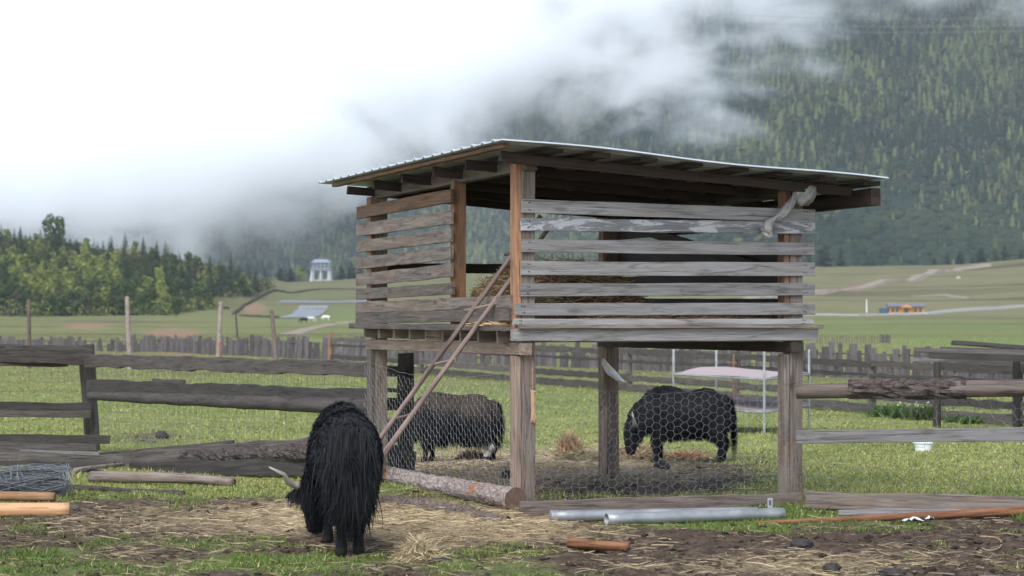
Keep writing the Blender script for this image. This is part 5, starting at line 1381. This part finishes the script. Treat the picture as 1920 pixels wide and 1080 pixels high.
tree('broad', on(100, 1000), 1.75, 'largest round dark tree on the crest of the left hill')
tree('broad', on(330, 640), .62, 'small dark round tree alone at the foot of the left wood'); 
for px, d, k, sc, wd, lab in ((1545, 1395, 'crest', 1.4, 1.5, 'broad dark tree on the meadow crest just right of the shed'), (1577, 1385, 'spire', 1.35, 1.25, 'pointed dark conifer beside the broad crest tree'), (1517, 1380, 'spire', .95, 1.5, 'smaller conifer left of the broad crest tree'), (1637, 1380, 'spire', .6, 1.6, 'small lone conifer on the meadow crest'),
                              (1752, 1380, 'crest', .55, 1.2, 'tiny round tree on the crest below the rocky gully'), (1776, 1385, 'spire', .85, 1.6, 'conifer at the left end of the right crest row'), (1800, 1390, 'crest', .9, 1.3, 'round tree second in the right crest row'), (1824, 1385, 'spire', .7, 1.5, 'low conifer in the middle of the right crest row'),
                              (1840, 1390, 'crest', .95, 1.5, 'wide round tree in the right crest row'), (1866, 1390, 'spire', .9, 1.5, 'conifer before the last of the right crest row'), (1882, 1390, 'crest', .95, 1.3, 'darkest round tree in the right crest row'), (1915, 1392, 'spire', .8, 1.5, 'conifer at the right picture edge on the crest'),
                              (640, 1400, 'spire', 1.2, 1.6, 'conifer just right of the white pavilion'), (658, 1395, 'crest', 1.0, 1.3, 'round tree right of the white pavilion'), (676, 1400, 'spire', 1.15, 1.6, 'conifer between pavilion and shed'), (700, 1410, 'spire', 1.2, 1.5, 'conifer behind the shed corner'),
                              (565, 1395, 'young', 1.1, 1.1, 'yellow green tree left of the white pavilion'), (545, 1390, 'crest', .9, 1.5, 'dark round tree left of the yellow green one'), (526, 1380, 'crest', .75, 1.4, 'low dark bush-like tree at the wood end')):
    tree(k, on(px, d, -.4), sc, lab, wide=wd)

r = np.random.RandomState(44); n = 2600
ud = 690 + 385 * r.rand(n); upx = -90 + 610 * r.rand(n); lim = np.interp(ud, [690, 760, 830, 880, 980, 1060], [318, 342, 408, 388, 482, 508]); k_ = upx < lim; ud, upx = ud[k_], upx[k_]; n = len(ud); ux = (upx - CX) / F * ud; uz = gz(ux, ud)
hh = 1.6 + 3.4 * r.rand(n) ** 1.5; q = 26; nn = r.normal(size=(n, q, 3)); nn /= np.linalg.norm(nn, axis=2)[..., None]; nn[..., 2] = np.abs(nn[..., 2])
P = np.stack([ux, ud, uz], 1)[:, None] + nn * (hh[:, None, None] * np.array([.62, .62, 1.0])) * (.7 + .35 * r.rand(n, q, 1))
a1 = np.cross(nn, r.normal(size=(n, q, 3))); a1 /= np.linalg.norm(a1, axis=2)[..., None]; a2 = np.cross(nn, a1) + nn * .4 * r.normal(size=(n, q, 1)); sz = .38 * (.5 + .8 * r.rand(n, q, 1))
V = np.stack([P - a1 * sz - a2 * sz * .3, P + a1 * sz * .4 - a2 * sz, P + a1 * sz + a2 * sz * .4, P - a1 * sz * .3 + a2 * sz], 2).reshape(-1, 3)
cl = fbm(upx * .016, HZ - F * (uz - EYE) / ud * .03, 91, 3); tk = r.rand(n)
t = np.where((tk < np.clip((cl - .36) * 3, .1, .65))[:, None], np.array([[.14, .155, .04]]), np.where((tk > .82)[:, None], np.array([[.075, .065, .045]]), np.array([[.030, .048, .020]])))
t = (t[:, None] * (.55 + .8 * r.rand(n, q, 1))).repeat(4, 1).reshape(-1, 3)
tag(mesh_np('undergrowth', V, np.arange(len(V)).reshape(-1, 4), M['leaf'], attrs={'tint': t}), 'bushy undergrowth between the trees of the left hill wood', 'undergrowth', kind='stuff')

# ------------------------------------------------------------------ far things: pavilion, house, roads, fields
M['h_wall'] = simple('ochre_wall', (.40, .21, .06), .7, 0, .2, .12, 2, .1); M['h_roof'] = simple('slate_roof', (.15, .145, .16), .8, 0, .2, .2, 3, .2); M['h_dark'] = simple('window_glass', (.03, .045, .045), .25, 0, .5, .3, 2, 0); M['h_blue'] = simple('blue_shed', (.035, .07, .12), .6, 0, .3, .1, 2, .1); M['h_org'] = simple('orange_gable', (.50, .20, .04), .7, 0, .2, .2, 2, .1)
M['pav_white'] = simple('whitewash', (.40, .395, .39), .8, 0, .2, .1, 1, .1); M['pav_blue'] = simple('blue_roof', (.20, .235, .28), .6, 0, .3, .15, 2, .1); M['pav_grey'] = simple('painted_eaves', (.15, .165, .19), .7, 0, .2, .3, 2, .1)
g = on(602, 1345); pv = empty('pavilion', g, 'white gate pavilion with stacked blue roofs on thick pillars, on the far rise', 'pavilion')
for sx in (-1, 0, 1):
    for sy in (-1, 1):
        b = Bag(); V, Fc = tube_np([(sx * 4.6, sy * 2.2, -.5), (sx * 4.3, sy * 2.0, 5.4)], [1.25 if sx else .9, .85 if sx else .7], 4); b.add(V, Fc); b.build('pillar', M['pav_white'], pv)
def hip(name, z0, z1, a0, b0, a1, b1, mat):
    V = [(sx * a, sy * b, z) for z, a, b in ((z0, a0, b0), (z1, a1, b1)) for sx, sy in ((-1, -1), (1, -1), (1, 1), (-1, 1))]
    V = [(x, y, z) for x, y, z in V]
    mesh_np(name, V, [(0, 3, 2, 1), (4, 5, 6, 7), (0, 1, 5, 4), (1, 2, 6, 5), (2, 3, 7, 6), (3, 0, 4, 7)], mat, pv)
hip('beam', 5.2, 5.9, 5.3, 3.0, 5.3, 3.0, M['pav_white']); hip('eaves', 5.95, 6.6, 6.0, 3.7, 5.0, 2.8, M['pav_grey']); hip('storey', 6.6, 7.5, 4.7, 2.5, 4.7, 2.5, M['pav_white']); hip('eaves', 7.55, 8.3, 5.6, 3.4, 4.4, 2.4, M['pav_grey']); hip('storey', 8.3, 9.1, 4.2, 2.2, 4.2, 2.2, M['pav_white']); hip('roof', 9.15, 9.5, 5.5, 3.4, 5.0, 3.0, M['pav_grey']); hip('roof_ridge', 9.55, 11.2, 5.3, 3.2, 3.2, .3, M['pav_blue'])
for z_ in (6.75, 8.45):
    for x_ in (-3, -1, 1, 3): b = Bag(); b.box((x_, -2.55 if z_ < 8 else -2.25, z_ + .3), (.9, .12, .6)); b.build('window', M['h_dark'], pv)
hip('balustrade', -.3, .7, 4.0, .3, 4.0, .3, M['pav_white'])

g = on(1697, 705); g.z = at(1697, 589, 705).z; hs_ = empty('house', g, 'small yellow house with slate roof and orange porch gable by the pale road', 'house')
hs_.scale = (1, 1, .76)
def hb(name, c, d, mat): b = Bag(); b.box(c, d); return b.build(name, mat, hs_)
hb('plinth', (.3, 0, .0), (10.6, 6, .9), M['pav_white']); hb('wall', (.2, .4, 1.6), (9.6, 5, 2.3), M['h_wall'])
for x in (-3.7, -2.5, 2.6, 3.9): f_ = hb('window', (x, -2.12, 1.45), (1.02, .06, 1.5), M['h_org']); b = Bag(); b.box((x, -2.16, 1.42), (.88, .06, 1.36)); b.build('pane', M['h_dark'], f_)
hb('door', (0, -2.12, 1.35), (1.0, .06, 1.9), M['h_dark'])
for x in (-1.25, 1.25): hb('porch_post', (x, -3.1, 1.35), (.18, .18, 1.9), M['h_org'])
b = Bag(); b.add([(-5.0, -2.9, 2.75), (5.4, -2.9, 2.75), (5.4, 3.4, 2.75), (-5.0, 3.4, 2.75), (-4.9, .3, 4.0), (5.3, .3, 4.0)], [(0, 1, 5, 4), (2, 3, 4, 5), (0, 4, 3), (1, 2, 5), (0, 3, 2, 1)]); b.build('roof', M['h_roof'], hs_)
b = Bag(); b.add([(-1.9, -3.5, 2.35), (1.9, -3.5, 2.35), (0, -3.5, 3.45), (-1.9, -1, 2.35), (1.9, -1, 2.35), (0, -1, 3.45)], [(0, 1, 2), (3, 5, 4), (0, 2, 5, 3), (1, 4, 5, 2), (0, 3, 4, 1)]); b.build('porch_gable', M['h_org'], hs_)
b = Bag(); b.box((-6.0, -.5, 1.2), (1.9, 3.2, 1.9)); b.build('annex', M['h_blue'], hs_)
g = at(1625, 586, 720); tag(log('utility_pole', g, g + Vector((0, 0, 3.7)), .16, .12, M['white'], seg=8), 'white utility pole left of the yellow house', 'pole')
g = at(658, 606, 700); sg = empty('sign_board', g, 'small white board at the end of the pale track', 'sign'); b = Bag(); b.box((0, 0, .9), (.9, .1, 1.3)); b.build('panel', M['white'], sg)
for x in (-.35, .35): b = Bag(); b.box((x, .08, .1), (.1, .06, 1.2)); b.build('leg', M['white'], sg)

def strip(name, path, wid, mat, lift=.25, kind='structure', label=None, cat=None, h=0):
    P = []
    for px, py in path: P.append(gpt(px, py))
    P2 = []
    for a, b in zip(P[:-1], P[1:]):
        n = max(2, int((b - a).length / 12))
        for k in range(n): q = a.lerp(b, k / n); q.z = float(gz(q.x, q.y)); P2.append(q)
    P2.append(P[-1]); V, Fc = [], []
    for i, p in enumerate(P2):
        t = (P2[min(i + 1, len(P2) - 1)] - P2[max(i - 1, 0)]); t.z = 0; t.normalize(); s_ = Vector((-t.y, t.x, 0)); w2 = wid / 2 * random.uniform(.85, 1.15)
        for q, dz in ((-1, -1.5), (-1, 0), (1, 0), (1, -1.5)):
            v = p + s_ * q * (w2 + (1.0 if dz < 0 else 0)); V.append((v.x, v.y, float(gz(v.x, v.y)) + lift + dz + h * 0))
        if i: b = (i - 1) * 4; Fc += [(b, b + 1, b + 5, b + 4), (b + 1, b + 2, b + 6, b + 5), (b + 2, b + 3, b + 7, b + 6)]
    return tag(mesh_np(name, V, Fc, mat), label, cat, kind=kind)
M['road'] = simple('pale_gravel', (.27, .255, .225), .95, 0, .1, .15, .3, .1); M['track'] = simple('earth_track', (.25, .205, .155), .95, 0, .1, .2, .3, .1); M['earth'] = simple('red_earth', (.20, .12, .085), .95, 0, .1, .2, .3, .1)
strip('road', [(1380, 592), (1500, 591), (1600, 592), (1700, 590), (1760, 587), (1850, 580), (1960, 572)], 6, M['road'], .35)
strip('road', [(1380, 566), (1450, 557), (1540, 549), (1640, 535), (1720, 522), (1800, 506), (1850, 499)], 4.5, M['track'], .9)
strip('bank', [(1520, 550), (1600, 539), (1680, 527)], 7, M['earth'], .25)
strip('path', [(536, 628), (575, 618), (620, 608), (655, 603), (700, 600)], 2.4, M['track'], .06)
strip('path', [(1820, 560), (1770, 555), (1700, 557)], 2.2, M['track'], .2)
M['sheet'] = simple('plastic_film', (.165, .165, .17), .5, 0, .4, .18, .25, .2)
def field_sheet(cs, label, name='plastic_sheeting'):
    c = [gpt(*p) for p in cs]; n = 16; V, Fc = [], []
    for i in range(n + 1):
        for j in range(n + 1):
            s_, t_ = i / n, j / n; p = (c[0] * (1 - s_) + c[1] * s_) * (1 - t_) + (c[3] * (1 - s_) + c[2] * s_) * t_; V.append((p.x, p.y, float(gz(p.x, p.y)) + .10 + .03 * math.sin(s_ * 60)))
    for i in range(n):
        for j in range(n): q = i * (n + 1) + j; Fc.append((q, q + n + 1, q + n + 2, q + 1))
    tag(mesh_np(name, V, Fc, M['sheet'], smooth=False), label, 'sheeting')
field_sheet([(524, 597), (589, 596), (616, 573), (562, 573)], 'large pale plastic-covered plot in the green valley')
M['sheet'] = simple('grey_film', (.15, .155, .165), .6, 0, .3, .3, .1, .2)
field_sheet([(520, 568), (700, 567), (700, 563), (530, 563)], 'long pale sheeted strip across the valley above the plot')
def wall_run(path, label, h=1.0, wd=1.0):
    b = Bag(); P = [gpt(*p) for p in path]
    for a, c in zip(P[:-1], P[1:]):
        n = max(1, int((c - a).length / 9))
        for k in range(n):
            p = a.lerp(c, (k + .5) / n); L = (c - a).length / n; b.box((p.x, p.y, float(gz(p.x, p.y)) + h * .3), (L * 1.02, wd, h * random.uniform(.8, 1.2)), rz=math.atan2(c.y - a.y, c.x - a.x))
    o = b.build('stone_wall', M['bark_dark']); tag(o, label, 'wall')
wall_run([(438, 590), (455, 575), (490, 557), (522, 546)], 'dark stone wall curving up the meadow below the wood', .8)
wall_run([(522, 546), (600, 543), (700, 543)], 'straight dark stone wall below the pavilion', .7)
wall_run([(452, 593), (520, 597)], 'short dark wall left of the plastic-covered plot', .6)
ff = empty('field_fence', on(1600, 260), 'thin stake fence in the green field below the yellow house', 'fence')
for k in range(26):
    px = 1532 + k * 5.4; p = gpt(px, 646 - k * .12); h = (12 + 3 * random.random()) * p.y / F
    if k > 21: h *= 1.15
    b = Bag(); q = p - Vector(ff.location); b.tube([q - Vector((0, 0, .1)), q + Vector((random.gauss(0, .03), 0, h))], .035 if k < 22 else .10, 5); b.build('stake', M['picket'], ff)
# cattle grazing far off
cow_ch = [[((-.8, 0, .85), .2, .25), ((-.3, 0, .85), .30, .33), ((.4, 0, .88), .28, .34), ((.8, 0, .85), .15, .2)], [((.75, 0, .85), .14, .17), ((1.05, 0, .6), .1, .11), ((1.2, 0, .3), .07, .07)]] + [[((x, y, .7), .12, .14), ((x, y, .35), .06, .06), ((x, y, .04), .06, .06)] for x in (-.65, .6) for y in (-.18, .18)]
def cow(px, py, yaw, tint, label, d=None):
    p = gpt(px, py); e = empty('grazing_cow', p, label, 'cow'); e['world_parts'] = 0
    o, _, _ = body_mesh('body', cow_ch, .05, M['coat'], e, lambda V: np.tile(np.array(tint), (len(V), 1))); o.location = (0, 0, 0); e.rotation_euler = (0, 0, yaw)
cow(583, 604, .3, (.5, .48, .44), 'pale cow grazing just below the plastic-covered plot'); cow(611, 601, 3., (.6, .58, .55), 'white cow grazing right of the plastic-covered plot'); cow(570, 606, 2.8, (.02, .02, .02), 'black cow left of the pale grazing cow'); cow(424, 582, .4, (.02, .018, .016), 'dark cow alone at the corner of the near grove'); cow(1797, 524, .5, (.5, .5, .48), 'white cow on the olive slope at the right')
# power line across the mountain
M['pylon'] = simple('pylon_steel', (.30, .31, .33), .6, .2, .3, .1, 1, 0)
dd_ = 1500.
while at(1786, 30, dd_).z > float(mz(at(1786, 30, dd_).x, dd_)): dd_ += 2
py_ = at(1786, 30, dd_); pb = Bag(); pyl = empty('pylon', py_ - Vector((0, 0, 3)), 'pale lattice pylon at the top edge of the mountain', 'pylon')
H_ = 44
for sx, sy in ((-1, -1), (1, -1), (1, 1), (-1, 1)): pb.tube([(sx * 3, sy * 3, 0), (sx * .7, sy * .7, H_)], .16, 4)
for k in range(9):
    z0, z1 = H_ * k / 9, H_ * (k + 1) / 9; w0, w1 = 3 - 2.3 * k / 9, 3 - 2.3 * (k + 1) / 9
    for sx in (-1, 1): pb.tube([(-w0 * sx, -w0, z0), (w1 * sx, -w1, z1)], .13, 4); pb.tube([(w0, -w0 * sx, z0), (w1, w1 * sx, z1)], .13, 4)
pb.build('lattice', M['pylon'], pyl)
for z in (.66, .78, .90): b = Bag(); b.tube([(-6, 0, H_ * z), (6, 0, H_ * z)], .25, 4); b.tube([(-6, 0, H_ * z), (0, 0, H_ * z + 2)], .13, 4); b.tube([(6, 0, H_ * z), (0, 0, H_ * z + 2)], .13, 4); b.build('crossarm', M['pylon'], pyl)
for n_, (y0, ym, y1) in zip(('uppermost', 'middle', 'lowest'), ((28, 36, 26), (42, 50, 40), (55, 61, 52))):
    b = Bag(); b.tube([at(1380 + (2080 - 1380) * t, y0 + (y1 - y0) * t + (ym - (y0 + y1) / 2) * 4 * t * (1 - t), 1520) for t in np.linspace(0, 1, 30)], .075, 4)
    tag(b.build('power_cable', M['pylon']), n_ + ' of three thin power cables crossing the mountain', 'cable')

# ------------------------------------------------------------------ grass, straw and soil scattered on the ground
def scatter_pts(n, y0, y1, seed, pxr=(-60, 1980)):
    r = np.random.RandomState(seed); py = y0 + (y1 - y0) * r.rand(n); px = pxr[0] + (pxr[1] - pxr[0]) * r.rand(n)
    d = EYE * F / (py - HZ); d = np.where(d > 24, (1.172) * F / np.maximum(py - HZ - .022 * F, 20), d)
    x = (px - CX) / F * d; return px, py, x, d, gz(x, d), r
def surf(x, y):
    z = gz(x, y); g, s_ = masks(x, y, z); near = 1 - sstep(y, 30, 45); dirt = 1 - g
    return z + near * ((fbm(x * 5, y * 5, 41, 4) - .5) * (.02 + .07 * dirt) + (fbm(x * 16, y * 12, 43, 3) - .5) * .035 * dirt), g, s_
px, py, x, y, z, r = scatter_pts(780000, 705, 1095, 1, (-220, 2250))
z, g, s_ = surf(x, y)
fine = fbm(x * 4.5, y * 3.2, 51, 4) * .55 + fbm(x * 1.4, y * 1.0, 21, 4) * .45
keep = r.rand(len(x)) < np.clip((g + (fine - .5) * 1.6) * 1.5 - .42, 0, 1)
x, y, z, g = x[keep], y[keep], z[keep], g[keep]; n = len(x)
far_ = sstep(y, 21, 25); ht = (.011 + .024 * r.rand(n) ** 2) * (.9 + .15 * far_); tall = fbm(x * 1.5, y * 1.5, 57, 3); ht = ht * (.55 + 1.1 * tall + 1.3 * np.clip((tall - .62) * 6, 0, 1))
wd2 = (.0045 + .004 * r.rand(n)) * (y / 20); a = r.rand(n) * 6.283; tl = r.normal(size=(n, 2)) * .7
V = np.stack([np.c_[x - wd2 * np.cos(a), y - wd2 * np.sin(a), z - .004], np.c_[x + wd2 * np.cos(a), y + wd2 * np.sin(a), z - .004], np.c_[x + tl[:, 0] * ht, y + tl[:, 1] * ht, z + ht]], 1)
lush = np.array([[.115, .165, .036]]); dry = np.array([[.285, .30, .090]]); yel = np.array([[.42, .36, .16]])
mixn = np.clip(far_ * .75 + (fbm(x * .8, y * .5, 53, 3) - .5) * 1.2, 0, 1)[:, None]; t = (lush * (1 - mixn) + dry * mixn); q = r.rand(n, 1) < (.07 + .10 * far_[:, None]); t = np.where(q, yel, t) * (.6 + .8 * r.rand(n, 1))
tag(mesh_np('grass', V.reshape(-1, 3), np.arange(n * 3).reshape(n, 3), attr_mat('grass_blades', .7, .2, 0, .3), attrs={'tint': np.repeat(t[:, None], 3, 1).reshape(-1, 3)}), 'short grass growing over the pasture and between the mud', 'grass', kind='stuff')
# straw
px, py, x, y, z, r = scatter_pts(120000, 800, 1095, 2); z, g, s_ = surf(x, y)
fine = fbm(x * 3.5, y * 2.2, 31, 4)
keep = r.rand(len(x)) < np.clip((s_ + (fine - .5) * 1.1) * .6 - .02, .012, .65); x, y, z = x[keep], y[keep], z[keep]; n = len(x)
lf_ = .05 + .17 * r.rand(n) ** 1.6; d = dirs_flat(n, .09); br = np.clip(s_[keep], .15, 1)[:, None]
sticks('loose_straw', np.c_[x, y, z + .004 + .008 * r.rand(n)] - d * (lf_ * .5)[:, None] * np.array([1, 1, 0]), lf_, d, .0032 + .0035 * r.rand(n), straw_tint(n, (.15, .10, .055), (.55, .43, .25)) * (.55 + .5 * br), M['straw'])
tag(bpy.data.objects['loose_straw'], 'loose straw trodden over the mud', 'straw', kind='stuff')
# crumbs of soil and dung
px, py, x, y, z, r = scatter_pts(75000, 745, 1095, 3, (-100, 2050)); z, g, s_ = surf(x, y)
keep = r.rand(len(x)) < np.clip(.75 - g - s_ * 1.3 + (fbm(x * 3, y * 2, 35, 3) - .5) * 1.2, .022, .5) * .55; x, y, z = x[keep], y[keep], z[keep]; n = len(x)
pv_, pf_ = lump(77, 1); sz = .010 + .05 * r.rand(n) ** 4; a = r.rand(n) * 6.283
lx = pv_[None, :, 0] * np.cos(a)[:, None] - pv_[None, :, 1] * np.sin(a)[:, None]; ly = pv_[None, :, 0] * np.sin(a)[:, None] + pv_[None, :, 1] * np.cos(a)[:, None]
V = np.stack([x[:, None] + lx * sz[:, None] * 1.4, y[:, None] + ly * sz[:, None] * 1.2, z[:, None] - sz[:, None] * .15 + (pv_[None, :, 2] - .3) * sz[:, None] * .7 + sz[:, None] * .2], -1)
V += r.normal(size=V.shape) * sz[:, None, None] * .12
Fc = (pf_[None] + (np.arange(n) * len(pv_))[:, None, None]).reshape(-1, 3); t = np.array([[.055, .038, .027]]) * (.35 + 1.1 * r.rand(n, 1))
tag(mesh_np('soil_crumbs', V.reshape(-1, 3), Fc, attr_mat('soil_lumps', .9, .15), attrs={'tint': np.repeat(t[:, None], len(pv_), 1).reshape(-1, 3)}), 'crumbs of dark soil and dung in the trodden yard', 'soil', kind='stuff')
